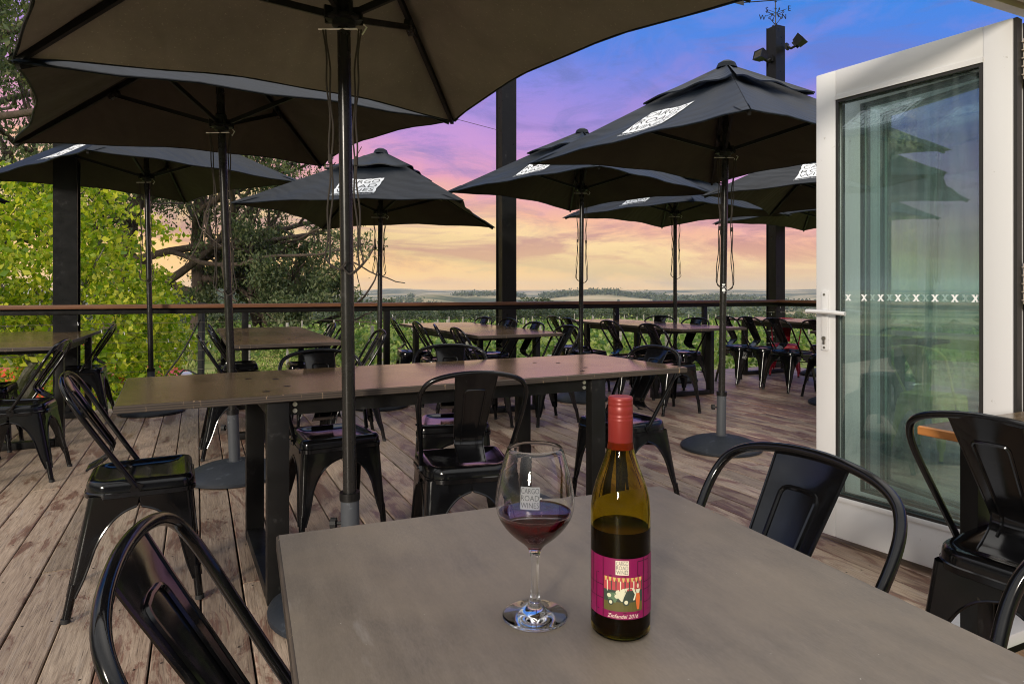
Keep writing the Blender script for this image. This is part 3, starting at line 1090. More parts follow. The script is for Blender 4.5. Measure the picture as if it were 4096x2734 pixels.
    out['hoop'] = b.mesh('back_frame', M['chair'], 60)
    # --- pressed back plate
    b = MB()
    def plate(u, v, off=0.0):
        z = 0.816 - v * 0.352
        if v > 0.93:
            z = 0.816 - 0.93 * 0.352 - (v - 0.93) * 0.12
        wd = 0.079 - 0.029 * v
        x = (u * 2 - 1) * wd
        y = hoop_y(max(z, 0.50)) * (1 - 0.06 * v) - 0.006 - 0.010 * (1 - (u * 2 - 1) ** 2) * (1 - v * .6)
        yk = y
        if v > 0.72:
            q = (v - 0.72) / 0.28
            yk = y + (-0.176 - y) * q * q * (3 - 2 * q)
        if v < 0.12:
            z = z + 0.012 * (1 - v / 0.12) * (1 - 0.9 * (u * 2 - 1) ** 2)
        return Vector((x, yk + off, z))
    b.grid(lambda u, v: plate(u, v, 0.0), 10, 26)
    b.grid(lambda u, v: plate(1 - u, v, -0.0025), 10, 26)
    for uu in (0, 1):
        b.tube([plate(uu, k / 20, -0.001) for k in range(21)], 0.0035, 6)
    # raised U shaped press mark, both faces
    for off in (0.0014, -0.0039):
        pth = []
        for k in range(16):
            pth.append((0.23 + 0.0 * k, 0.86 - 0.66 * k / 15))
        arc = [(0.235, 0.18), (0.26, 0.162), (0.30, 0.153), (0.5, 0.150), (0.70, 0.153), (0.74, 0.162), (0.765, 0.18)]
        pth += arc
        for k in range(16):
            pth.append((0.77, 0.20 + 0.66 * k / 15))
        b.tube([plate(u, v, off) for u, v in pth], 0.0042, 6)
    out['plate'] = b.mesh('backrest', M['chair'], 40)
    # --- cross stretcher under the seat
    b = MB()
    b.tube([(-0.172, 0.16, 0.335), (0.172, -0.16, 0.335)], 0.006, 6)
    b.tube([(0.172, 0.16, 0.331), (-0.172, -0.16, 0.331)], 0.006, 6)
    out['stretcher'] = b.mesh('stretcher', M['chair'], 40)
    return out
CM = chair_meshes()

def chair_parts(root, m=None):
    ps = [link('seat', CM['seat'], root), link('backrest', CM['plate'], root), link('back_frame', CM['hoop'], root), link('stretcher', CM['stretcher'], root)]
    ps += [link('leg', me, root) for me in CM['legs']]
    if m:
        for p in ps:
            p.material_slots[0].link = 'OBJECT'
            p.material_slots[0].material = m
    return root

CHAIRS = []
def chair_at(x, y, face, label, group, m=None, scale=1.0, lean=None):
    """face = direction the sitter looks, degrees anticlockwise from +X; (x, y) = centre of the feet."""
    r = thing('metal_chair', (x, y, 0.0), R(face - 90), label, 'chair', group)
    chair_parts(r, m)
    if scale != 1.0:
        r.scale = (scale,) * 3
    CHAIRS.append(r)
    return r

def chair_hoop(px, py, face, label, group, m=None, scale=1.0, hz=0.829, dz=0):
    """Stand a chair so that the top of its back hoop is where the photograph shows it."""
    Z = FPX * (CAM_H - hz * scale) / (py - YH + dz)
    hx, hy = (px - CX) / FPX * Z, Z
    f = R(face)
    back = 0.252 * scale
    return chair_at(hx + math.cos(f) * back, hy + math.sin(f) * back, face, label, group, m, scale)

def chair_foot(p, face, label, group, m=None, scale=1.0, **k):
    return chair_at(p[0], p[1], face, label, group, m, scale)

GM, GL, GC, GR, GF, G0, GE, GX = ('chairs round the long middle table', 'chairs round the table before the gum trees', 'chairs round the table before the middle post',
    'chairs round the table on the right by the railing', 'chairs round the near wine table', 'chairs round the table at the left edge',
    'chairs round the far corner table', 'coloured chairs')

# long middle table
chair_at(-0.195, 2.70, 105, 'black chair with its back to the camera at the near side of the long table', GM)
chair_at(-1.432 + .02, 2.53, 27, 'black chair seen side on at the left end of the long middle table', GM)
chair_hoop(1274, 1400, 301, 'black chair tucked under the long table from behind, left of the nearest pole', GM)
chair_hoop(1800, 1379, 278, 'black chair facing the camera across the long table, hoop arching over its top', GM)
chair_hoop(2634, 1385, 211, 'black chair at the right end of the long table, above the wine bottle', GM)

# near table with the wine
chair_at(0.335, 1.13, 206, 'big black chair on the right of the near table, beside the bottle', GF)
chair_at(-0.224, 0.868, 17, 'black chair in the bottom left corner, its hoop cut by the lower picture edge', GF)
chair_at(0.80 - .24, 0.70 - .10, 204, 'black chair at the bottom right corner, only one curved back tube showing', GF)
chair_at(1.35, 1.71, 29, 'black chair at the right picture edge, tall pressed back towards the camera', 'chairs at the orange edged table')

# table before the gum trees, by the rail
chair_hoop(832, 1296, 24, 'black chair left of the gum tree table, farthest of three in a row', GL)
chair_hoop(826, 1315, 28, 'black chair left of the gum tree table, middle of three in a row', GL)
chair_hoop(787, 1341, 27, 'black chair left of the gum tree table, nearest of three in a row', GL)
chair_hoop(1338, 1292, 203, 'black chair right of the gum tree table, farthest, left of the nearest pole', GL)
chair_hoop(1388, 1303, 206, 'black chair right of the gum tree table, half hidden by the nearest pole', GL)
chair_hoop(1529, 1320, 205, 'black chair seen edge on just right of the nearest umbrella pole', GL)

# table before the middle post
chair_hoop(1565, 1269, 18, 'black chair leftmost in the row of four, beside a thin railing post', GC, dz=4)
chair_hoop(1660, 1283, 22, 'black chair second from the left in the row of four by the middle table', GC, dz=4)
chair_hoop(1735, 1293, 6, 'black chair third in the row of four, turned almost edge on', GC, dz=4)
chair_hoop(1817, 1307, 22, 'black chair rightmost and nearest in the row of four before the middle post', GC, dz=4)
chair_hoop(1943, 1264, 213, 'black chair across the table before the middle post, just left of that post', GC, dz=4)
chair_hoop(2042, 1270, 210, 'black chair right in front of the middle steel post, facing left', GC, dz=4)
chair_hoop(2147, 1284, 208, 'black chair just right of the middle steel post, low behind the table top', GC, dz=4)
chair_hoop(2280, 1298, 208, 'black chair at the right corner of the middle post table, beside a thin pole', GC, dz=4)

# table on the right by the rail
chair_hoop(2208, 1260, 24, 'black chair farthest left at the right hand railing table, back tilted left', GR, dz=5)
chair_hoop(2268, 1268, 24, 'black chair second in the right hand table row, half behind a thin pole', GR, dz=5)
chair_hoop(2428, 1277, 22, 'black chair third in the row left of the right hand table, tall back leaning left', GR, dz=5)
chair_hoop(2592, 1291, 24, 'black chair nearest in the right hand table row, before its near corner', GR, dz=5)
chair_hoop(2643, 1258, 232, 'black chair across the right hand table, facing the camera', GR, dz=5)
chair_hoop(2789, 1266, 214, 'black chair across the right hand table, turned left by the grey sleeved pole', GR, dz=5)

# far corner table
chair_hoop(2896, 1257, 23, 'black chair first in the far corner table row, partly behind a pole', GE, dz=7)
chair_hoop(2988, 1260, 23, 'black chair second from the left in the row at the far corner table', GE, dz=7)
chair_hoop(3093, 1266, 23, 'black chair third in the far corner row, in front of the crimson chair', GE, dz=7)
chair_hoop(3256, 1274, 23, 'black chair at the end of the far corner row, cut by the white door frame', GE, dz=7)
chair_at(4.02, 8.35, 203, 'black chair across the corner table, only its seat showing beside the door', GE)
chair_at(3.72, 9.02, 243, 'crimson metal chair at the far side of the corner table', GX, M['chair_red'], 0.92)

# table at the left edge
chair_at(-3.01, 4.04, 200, 'black chair near right of the left edge table, with a tall back plate', G0)
chair_at(-3.85, 5.94, 203, 'black chair far right of the left edge table, against the maple leaves', G0)
chair_at(-3.80, 4.76, 26, 'black chair at the left picture edge with only its seat and front legs in view', G0)
chair_at(-3.56, 4.22, 26, 'black chair cut by the left picture edge, just a corner of its seat showing', G0)

# seen through the glass of the door
chair_at(2.92, 4.62, 30, 'olive yellow metal chair seen through the door glass', GX, M['chair_olive'], 0.92)
chair_at(3.98, 5.25, 205, 'dark red metal chair seen through the door glass beyond the olive one', GX, M['chair_red'], 0.92)
chair_at(3.25, 6.05, 22, 'black chair beyond the door glass at the table past the olive chair', 'chairs beyond the door')
# ------------------------------------------------------------------ tables
def table(c, ang, label, L=2.42, W=0.80, H=0.76, top='top', edge='ply', group='dark plywood tables', frames=0.70, legs=True):
    r = thing('dining_table', (c[0], c[1], 0), ang, label, 'table', group)
    th = 0.026
    b = MB()
    e = 0.004
    x, y = L / 2, W / 2
    # top film, chamfer and ply edge
    def ring(i, z): return [(-x + i, -y + i, z), (x - i, -y + i, z), (x - i, y - i, z), (-x + i, y - i, z)]
    b.add(ring(e, H), [(0, 1, 2, 3)])
    b.mi = 1
    b.add(ring(e, H) + ring(0, H - e) + ring(0, H - th + 0.002) + ring(0.002, H - th), [(j + 4 * k, (j + 1) % 4 + 4 * k, (j + 1) % 4 + 4 * k + 4, j + 4 * k + 4) for k in range(3) for j in range(4)] + [(15, 14, 13, 12)])
    b.mi = 2
    if legs and top == 'top':
        for sx in (-1, 1):
            for dx, dy in ((-0.05, 0.13), (0.05, 0.06), (0.06, -0.18), (-0.03, -0.29)):
                q = []
                for k in range(10):
                    a = 2 * math.pi * k / 10
                    q.append((sx * frames + dx + 0.014 * math.cos(a), dy + 0.010 * math.sin(a), H + 0.0012))
                b.add(q, [tuple(range(10))])
    b.build('tabletop', [M[top], M[edge], M['steel']], r, smooth=0)
    if not legs:
        return r
    zt = H - th
    for sx in (-1, 1):
        fx = sx * frames
        lg = MB()
        for sy in (-1, 1):
            b = MB()
            b.box((fx, sy * (y - 0.045), zt / 2), (0.076, 0.05, zt - 0.004), bev=0.003)
            b.build('leg', M['steel'], r)
        b = MB(); b.box((fx, 0, 0.027), (0.074, W - 0.146, 0.05), bev=0.003); b.build('foot_bar', M['steel'], r)
        b = MB(); b.box((fx, 0, zt - 0.027), (0.074, W - 0.146, 0.05), bev=0.003); b.build('top_bar', M['steel'], r)
    for sy in (-1, 1):
        b = MB(); b.box((0, sy * (y - 0.055), zt - 0.030), (2 * frames - 0.08, 0.008, 0.056)); b.box((0, sy * (y - 0.085), zt - 0.006), (2 * frames - 0.08, 0.05, 0.007))
        ap = b.build('apron', M['steel'], r, smooth=0)
        for sx in (-1, 1):
            for k in (0, 1):
                b = MB()
                xx, yy, zz = sx * (frames - 0.062), sy * (y - 0.0505), zt - 0.018 - 0.024 * k
                b.tube([(xx, yy, zz), (xx, yy + sy * 0.006, zz)], 0.0085, 10)
                b.build('bolt', M['bright'], ap)
    return r

def table_from(p0, p1, W, label, side=1, **k):
    """p0 -> p1 is one long edge; the table lies on its left (side = 1) or right."""
    a = Vector((p0[0], p0[1], 0)); c = Vector((p1[0], p1[1], 0))
    d = (c - a); ang = math.atan2(d.y, d.x)
    n = Vector((-math.sin(ang), math.cos(ang), 0)) * side
    ctr = (a + c) / 2 + n * W / 2
    return table(ctr, ang, label, L=k.pop('L', d.length), W=W, **k)

table_from(G(452, 1625, .76), G(2749, 1468, .76), 0.80, 'long dark table across the middle, crossed by the nearest umbrella pole')
# near table: only as long as the photo shows
pA = G(1104.7, 2137, .735); pB = G(2639.7, 1939.4, .735)
dF = (pB - pA).normalized(); nF = Vector((dF.y, -dF.x, 0))
LF = (pB - pA).length
cF = (pA + pB) / 2 + nF * 0.56
table(cF, math.atan2(nF.y, nF.x), 'near grey brown table top carrying the wine glass and bottle', L=1.12, W=LF, H=0.735, top='top_near', frames=0.20)
# the others
def tab(c, ang, label, **k): return table(c, R(ang), label, **k)
p = G(916.6, 1388, .76); q = G(864, 1309, .76)
table_from(q, p, 0.80, 'dark table by the railing in front of the gum trees, left of the nearest pole', side=1, L=2.42)
p = G(1914, 1342.6, .76)
ang = 115.5
c = Vector((p.x, p.y, 0)) + Vector((math.cos(R(ang)), math.sin(R(ang)), 0)) * 1.21 + Vector((math.sin(R(ang)), -math.cos(R(ang)), 0)) * 0.43
tab(c, ang, 'dark table in front of the middle steel post, four chairs along its left', W=0.86)
p = G(2726, 1316.4, .76)
c = Vector((p.x, p.y, 0)) + Vector((math.cos(R(114)), math.sin(R(114)), 0)) * 1.21 + Vector((math.sin(R(114)), -math.cos(R(114)), 0)) * 0.42
tab(c, 114, 'dark table by the railing on the right, behind the grey sleeved umbrella pole', W=0.84)
tab(Vector((3.78, 8.55, 0)), 113, 'dark table in the far corner of the deck next to the crimson chair')
p = G(220, 1385, .76); ang = 114.5
c = Vector((p.x, p.y, 0)) + Vector((math.cos(R(ang)), math.sin(R(ang)), 0)) * 1.05 + Vector((-math.sin(R(ang)), math.cos(R(ang)), 0)) * 0.40
tab(c, ang, 'dark table cut by the left picture edge beside the maple, glossy top mirroring the leaves', L=2.10, frames=0.62)
tab(Vector((3.72, 5.55, 0)), 118, 'dark table seen through the door glass beyond the olive chair', L=2.2)

# orange edged table at the right picture edge
p = Vector((1.157, 1.89, 0))
c = p + DU * 0.62 - DV * 0.62 * 0 - DV * 0.45
rt = table(c, TH, 'dark table with an orange timber edge behind the chair at the right picture edge', L=1.24, W=0.90, H=0.75, edge='oak_edge', frames=0.42, group=None)

# ------------------------------------------------------------------ umbrellas
def umbrella(base, label, lean=(0, 0), hub=2.15, phi=80, r=1.41, logos=(), sleeve_top=0.385, base_xy=None, seed=0, sticker=None, cords=0.9, dc=-0.05, lining='canvas_under'):
    u = thing('market_umbrella', (base[0], base[1], 0), 0, label, 'umbrella', 'black market umbrellas')
    rnd = random.Random(seed)
    ax = Vector((lean[0], lean[1], 1)).normalized()
    # base
    b = MB()
    b.lathe([(0.275, 0.0), (0.285, 0.006), (0.285, 0.022), (0.278, 0.030), (0.255, 0.045), (0.20, 0.068), (0.13, 0.086), (0.065, 0.095), (0.05, 0.097)], 40)
    b.build('base', M['base'], u)
    Mx = Vector((0, 0, 1)).rotation_difference(ax).to_matrix().to_4x4()
    def T(p): return Mx @ Vector(p)
    b = MB(); b.tube([T((0, 0, 0.085)), T((0, 0, sleeve_top))], 0.033, 20); b.tube([T((0, 0, 0.088)), T((0, 0, 0.10))], 0.045, 20)
    sl = b.build('sleeve', M['sleeve'], u)
    b = MB(); b.tube([T((0, 0, sleeve_top)), T((0, 0, sleeve_top + 0.028))], 0.036, 20); b.build('collar', M['steel'], sl)
    b = MB(); b.tube([T((-0.03, 0, 0.30)), T((-0.055, 0, 0.30))], 0.006, 8); b.tube([T((-0.05, 0, 0.30)), T((-0.07, 0, 0.30))], 0.019, 10); b.build('knob', M['rubber'], sl)
    # pole with runner hub
    apex = hub + 0.60
    b = MB(); b.tube([T((0, 0, sleeve_top - 0.05)), T((0, 0, 1.12)), T((0, 0, apex - 0.03))], 0.0235, 20)
    b.tube([T((0, 0, 1.12)), T((0, 0, 1.135))], 0.0245, 20)
    b.build('pole', M['pole'], u)
    if sticker:
        b = MB()
        for (z0, z1, a0, a1) in ((sticker, sticker + 0.05, -2.2, -1.2), (sticker + 0.056, sticker + 0.068, -2.2, -1.3)):
            b.grid(lambda i, j: T((0.0243 * math.cos(a0 + (a1 - a0) * i), 0.0243 * math.sin(a0 + (a1 - a0) * i), z0 + (z1 - z0) * j)), 4, 1)
        b.build('sticker', M['sticker'], u)
    b = MB()
    b.lathe([(0.024, -0.045), (0.040, -0.040), (0.042, -0.015), (0.034, -0.005), (0.034, 0.05), (0.026, 0.06)], 20)
    for k in range(8):
        a = R(phi) + k * math.pi / 4
        b.box((0.052 * math.cos(a), 0.052 * math.sin(a), 0.0), (0.036, 0.012, 0.045), rz=a)
    b.lathe([(0.055, -0.022), (0.062, -0.018), (0.062, -0.008), (0.055, -0.004)], 20)
    b.v = [T(Vector(p) + Vector((0, 0, hub))) for p in b.v]
    b.build('hub', M['steel'], u)
    cz = hub + dc
    tip = apex
    rr = [T((r * math.cos(R(phi) + k * math.pi / 2), r * math.sin(R(phi) + k * math.pi / 2), cz)) for k in range(4)]
    top = T((0, 0, tip))
    def panel(k, q, p, off=0.0):
        """q 0 (crown) .. 1 (edge), p -1 .. 1 across from rib to rib"""
        A, B = rr[k % 4], rr[(k + 1) % 4]
        f = 1 - p * p
        qq = q * (1 - 0.085 * f * q)
        L = (A + (B - A) * (p + 1) / 2)
        P = top + (L - top) * qq
        nrm = (A - top).cross(B - top).normalized()
        if nrm.dot(ax) < 0:
            nrm.negate()
        sag = -0.055 * f * (q * (1.25 - q)) * 1.6 + 0.007 * math.sin(9 * p + 5 * q + k * 2 + seed) * q * min(1, 3 * f)
        return P + nrm * (sag + off)
    NU, NV = 20, 18
    b = MB()
    for k in range(4):
        b.grid(lambda i, j, k=k: panel(k, 0.015 + 0.985 * i, j * 2 - 1, 0.004), NU, NV)
    # stitched hem
    for k in range(4):
        b.tube([panel(k, 1.0, j / 12 * 2 - 1, 0.001) for j in range(13)], 0.0055, 6)
    can = b.build('canopy', M['canvas'], u, smooth=50)
    b = MB()
    for k in range(4):
        b.grid(lambda i, j, k=k: panel(k, 0.03 + 0.965 * i, 1 - j * 2, -0.003), NU, NV)
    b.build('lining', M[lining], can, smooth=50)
    # upper vent cap with a loose scalloped edge
    b = MB()
    for k in range(4):
        def vent(i, j, k=k):
            p = j * 2 - 1
            q = 0.40 * i
            f = 1 - p * p
            return panel(k, q * (1 - 0.10 * f * i), p, 0.012 + 0.022 * i + 0.028 * f * i * i + 0.010 * math.sin(7 * p + k + seed) * i)
        b.grid(vent, 10, 14)
        def lip(i, j, k=k):
            v0 = vent(1.0, j)
            return v0 - ax * (0.010 * i)
        b.grid(lip, 1, 14)
    b.build('vent_cap', M['canvas'], can, smooth=50)
    b = MB(); b.lathe([(0.075, -0.035), (0.06, 0.0), (0.03, 0.018), (0.0, 0.022)], 16)
    b.v = [T(Vector(p_) + Vector((0, 0, tip + 0.012))) for p_ in b.v]
    b.build('crown', M['canvas'], can)
    # pockets sewn at the corners
    for k in range(4):
        b = MB()
        A = rr[k]
        dirn = (A - top).normalized()
        for kk, sgn in ((k, -1), (k - 1, 1)):
            b.grid(lambda i, j: panel(kk % 4, 0.90 + 0.112 * i, sgn * (1 - 0.10 * j * (1 - i * .55)), 0.009), 4, 3)
        b.build('corner_pocket', M['canvas'], can)
    # ribs and struts
    for k in range(4):
        A = rr[k]
        d = (A - top)
        n = d.cross(ax).normalized()
        upv = n.cross(d.normalized())
        if upv.dot(ax) < 0:
            upv.negate()
        p0 = top - ax * 0.045 + d * 0.02
        p1 = A - upv * 0.016 - d * 0.01
        def bar(b, a_, c_, w_, h_):
            dd = (c_ - a_).normalized()
            sn = dd.cross(ax).normalized()
            up = sn.cross(dd)
            q = []
            for pt in (a_, c_):
                for sx, sz in ((-1, -1), (1, -1), (1, 1), (-1, 1)):
                    q.append(pt + sn * sx * w_ / 2 + up * sz * h_ / 2)
            b.add(q, [(0, 1, 2, 3), (7, 6, 5, 4), (0, 4, 5, 1), (1, 5, 6, 2), (2, 6, 7, 3), (3, 7, 4, 0)])
        b = MB(); bar(b, p0 - upv * 0.014, p1, 0.018, 0.030); rb = b.build('rib', M['steel'], u, smooth=0)
        j0 = p0 + (p1 - p0) * 0.50 - upv * 0.034
        hubp = T((0, 0, hub + 0.012)) + (A - T((0, 0, cz))).normalized() * 0.066
        b = MB(); bar(b, hubp, j0, 0.015, 0.024); b.build('strut', M['steel'], u, smooth=0)
        b = MB(); bar(b, j0 - d.normalized() * 0.035, j0 + d.normalized() * 0.035, 0.030, 0.035); b.build('hinge', M['pole'], rb, smooth=0)
    # pull cords hanging in loops down the pole
    for sx, drop, amp in ((-1, cords, 0.05), (1, cords * 1.02, 0.055)):
        b = MB()
        for o in (0, 0.014):
            pts = []
            for i in range(19):
                t_ = i / 18
                wob = 0.006 * math.sin(i * 1.3 + seed + o * 90)
                pts.append(T((sx * (0.055 + o * 0.7 - 0.018 * math.sin(math.pi * t_) + wob * 0.6), -0.026 - 0.012 * t_, hub - 0.06 - drop * t_ * (1 - o * 1.5))))
            pts += [T((sx * (0.040 - 0.012 * k), -0.038, hub - 0.06 - drop - 0.02 * math.sin(k * 0.9))) for k in range(1, 5)]
            b.tube(smooth_path(pts, 2), 0.0032, 6)
        zt = hub - 0.06 - drop * 0.55
        b.tube([T((sx * 0.045, -0.036, zt + 0.014)), T((sx * 0.045, -0.036, zt - 0.016))], 0.008, 7)
        b.build('pull_cord', M['cord'], u)
    b = MB()
    pin = [T((-0.085, -0.02, hub - 0.055)), T((0.05, -0.02, hub - 0.055)), T((0.07, -0.02, hub - 0.075)), T((0.085, -0.02, hub - 0.05)), T((0.075, -0.02, hub - 0.04))]
    b.tube(pin, 0.0035, 6)
    b.build('pin', M['bright'], u)
    # printed logo: ragged white block with the words knocked out, small line of text under it
    for k in logos:
        A, B = rr[k % 4], rr[(k + 1) % 4]
        side = (B - A).length
        rise = ((A + B) / 2 - top).length
        def at(xm, ym, off):
            """xm, ym metres in the panel, origin the panel's middle 0.70 down, ym up towards the crown"""
            q = 0.715 - ym / rise
            p = xm / (side / 2 * q)
            return panel(k, q, max(-1, min(1, p)), off)
        # seen from outside, the first rib must be on the viewer's left
        sgn = 1 if ((B - A).cross(top - A)).dot(ax) > 0 else -1
        b = MB()
        Wd, Ht = 0.40, 0.36
        n = 26
        jag = [rnd.uniform(0, 0.012) for _ in range(4 * n)]
        rows = 8
        def blk(i, j):
            x = -Wd / 2 + Wd * i
            y = -Ht / 2 + Ht * j
            ii = int(round(i * n))
            if j >= 1: y += jag[ii]
            if j <= 0: y -= jag[n + ii]
            jj = int(round(j * rows))
            if i <= 0: x -= jag[2 * n + jj]
            if i >= 1: x += jag[3 * n + jj]
            return at(sgn * x, y, 0.0085)
        b.grid(blk, n, rows)
        b.build('logo_block', M['print'], can, smooth=0)
        b = MB()
        for li, wtxt in enumerate(('CARGO', 'ROAD', 'WINES')):
            vs, fs = text_mesh(wtxt, 0.135, thin=-0.0014)
            x0, x1 = min(v.x for v in vs), max(v.x for v in vs)
            kx = (Wd - 0.03) / (x1 - x0)
            b.add([at(sgn * ((v.x - (x0 + x1) / 2) * kx), v.y * 0.93 + 0.070 - li * 0.117, 0.0115) for v in vs], fs)
        b.build('logo_lettering', M['print_ink'], can, smooth=0)
        b = MB()
        vs, fs = text_mesh('Cool Climate Wines With Altitude\u2122', 0.034, shear=0.25)
        x0, x1 = min(v.x for v in vs), max(v.x for v in vs)
        b.add([at(sgn * ((v.x - (x0 + x1) / 2) * (Wd + 0.03) / (x1 - x0)), v.y - 0.232, 0.0095) for v in vs], fs)
        b.build('logo_strapline', M['print'], can, smooth=0)
    return u

umbrella((-0.58, 2.39), 'nearest black umbrella, its dusty, flash lit canopy filling the top of the picture', (-0.008, -0.019), 2.11, 79, 1.40, logos=(3,), seed=1, cords=0.82, lining='canvas_flash_lit')
umbrella((-1.70, 4.07), 'black umbrella at upper left tucked under the edge of the nearest one', (-0.021, -0.043), 2.14, 82, 1.42, seed=2, cords=0.93)
umbrella((-3.38, 6.22), 'black umbrella at the left before the maple, with a blue lit top', (-0.022, -0.001), 2.21, 103, 1.42, logos=(1,), seed=3)
umbrella((-1.31, 6.53), 'black umbrella by the gum trees with its logo square to the camera', (0.004, 0.015), 1.92, 39, 1.42, logos=(2,), seed=4, cords=0.55)
umbrella((1.51, 4.79), 'big black umbrella on the right, grey sleeved base out on the open boards', (0.005, -0.031), 2.14, 77, 1.42, logos=(1,), seed=5, sticker=1.12, cords=0.90)
umbrella((0.72, 6.96), 'black umbrella behind the right hand one with its left tip crossing the middle post', (0.007, 0.009), 2.22, 90, 1.42, logos=(1,), seed=6, cords=0.9)
umbrella((2.08, 8.45), 'black umbrella by the railing, low canopy seen between two nearer poles', (0.0, 0.0), 2.14, 84, 1.42, logos=(1,), seed=7, cords=0.75)
umbrella((3.28, 6.65), 'black umbrella beside the white door with half its logo hidden by the frame', (0.0, 0.0), 2.12, 96, 1.42, logos=(1,), seed=8)
umbrella((4.22, 9.0), 'black umbrella in the far corner under the canopy beside the door', (0, 0), 2.14, 76, 1.42, seed=9)
umbrella((-5.75, 5.25), 'black umbrella outside the left edge, one canopy tip poking into view', (0, 0), 1.98, 28, 1.42, seed=10)
# ------------------------------------------------------------------ folding glass door, stacked open
dA, dB = Vector((1.425, 3.07, 0)), Vector((1.84, 2.42, 0))       # far and near lower corners of the first leaf
dn = Vector((0.843, 0.538, 0))                                    # away from the camera's side
DOOR_H, DOOR_Z0 = 2.125, 0.03

def door_leaf(a, c, label, handle=False, xs=None):
    d = c - a
    L = d.length
    ang = math.atan2(d.y, d.x)
    r = thing('glass_door', (a.x, a.y, 0), ang, label, 'door', 'leaves of the folding door')
    st, th = 0.095, 0.055
    top, bot = 0.115, 0.165
    H = DOOR_H - DOOR_Z0
    b = MB()
    b.box((st / 2, 0, DOOR_Z0 + H / 2), (st, th, H), bev=0.006)
    b.build('stile', M['white'], r)
    b = MB()
    b.box((L - st / 2, 0, DOOR_Z0 + H / 2), (st, th, H), bev=0.006)
    b.build('stile', M['white'], r)
    b = MB(); b.box((L / 2, 0, DOOR_H - top / 2), (L - 2 * st, th - 0.004, top), bev=0.003)
    b.box((L / 2, -0.024, DOOR_H - top - 0.010), (L - 2 * st, 0.016, 0.02))
    b.build('top_rail', M['white'], r)
    b = MB(); b.box((L / 2, 0, DOOR_Z0 + bot / 2), (L - 2 * st, th - 0.004, bot), bev=0.003)
    b.box((L / 2, -0.022, DOOR_Z0 + bot + 0.011), (L - 2 * st, 0.018, 0.022), bev=0.004)
    b.build('bottom_rail', M['white'], r)
    # dark gaskets round the pane
    x0, x1, z0, z1 = st, L - st, DOOR_Z0 + bot + 0.022, DOOR_H - top - 0.020
    b = MB()
    for yy in (-0.020, 0.020):
        b.box(((x0 + x1) / 2, yy, z0 + 0.006), (x1 - x0, 0.014, 0.012)); b.box(((x0 + x1) / 2, yy, z1 - 0.006), (x1 - x0, 0.014, 0.012))
        b.box((x0 + 0.006, yy, (z0 + z1) / 2), (0.012, 0.014, z1 - z0 - 0.024)); b.box((x1 - 0.006, yy, (z0 + z1) / 2), (0.012, 0.014, z1 - z0 - 0.024))
    # outer weather seal along the closing edge
    b.box((L + 0.006, 0.0, DOOR_Z0 + H / 2), (0.012, 0.040, H))
    b.build('gasket', M['gasket'], r, smooth=0)
    b = MB()
    b.box(((x0 + x1) / 2, 0, (z0 + z1) / 2), (x1 - x0 + 0.01, 0.020, z1 - z0 + 0.01))
    b.build('pane', M['pane'], r, smooth=0)
    if handle:
        b = MB()
        b.box((0.048, -th / 2 - 0.006, 1.00), (0.032, 0.012, 0.27), bev=0.004)
        hp = b.build('handle_plate', M['white'], r)
        b = MB(); b.tube([(0.048, -0.03, 1.04), (0.048, -0.075, 1.04)], 0.011, 10)
        b.tube(smooth_path([(-0.012, -0.078, 1.042), (0.03, -0.082, 1.042), (0.10, -0.080, 1.040), (0.165, -0.070, 1.034)], 5), 0.0135, 10, flat=0.75)
        b.build('handle', M['white'], hp)
        b = MB()
        b.tube([(0.048, -0.036, 0.92), (0.048, -0.046, 0.92)], 0.0095, 12); b.box((0.048, -0.041, 0.905), (0.011, 0.010, 0.026), bev=0.003)
        b.tube([(0.048, -0.037, 1.118), (0.048, -0.042, 1.118)], 0.0055, 8); b.tube([(0.048, -0.037, 0.878), (0.048, -0.042, 0.878)], 0.0055, 8)
        b.build('lock', M['chrome'], hp)
    if xs:
        b = MB()
        z = 1.105
        for i in range(xs):
            x = x0 + 0.05 + i * (x1 - x0 - 0.08) / (xs - 1)
            for sg in (-1, 1):
                dx, wd = 0.0082 * sg, 0.0040
                b.add([(x - dx - wd, -0.0125, z - 0.0125), (x - dx + wd, -0.0125, z - 0.0125), (x + dx + wd, -0.0125 - 0.0002 * sg, z + 0.0125), (x + dx - wd, -0.0125 - 0.0002 * sg, z + 0.0125)], [(0, 1, 2, 3)])
            for yy in (-0.0125, 0.0125):
                for xx in (-0.0082, 0.0082):
                    b.box((x + xx, -0.0125, z + yy), (0.010, 0.0004, 0.003))
        b.build('safety_stickers', M['sticker'], r, smooth=0)
    return r
door_leaf(dA, dB, 'white framed glass door leaf standing open at the right, lever handle on its far edge', True, 8)
door_leaf(dA + dn * 0.16 + Vector((0.02, -0.02, 0)), dB + dn * 0.085, 'second white door leaf folded behind the first, seen through its glass', False, 7)
door_leaf(dA + dn * 0.42, dB + dn * 0.17, 'third white door leaf of the stack, fanned out furthest from the camera', False, 7)

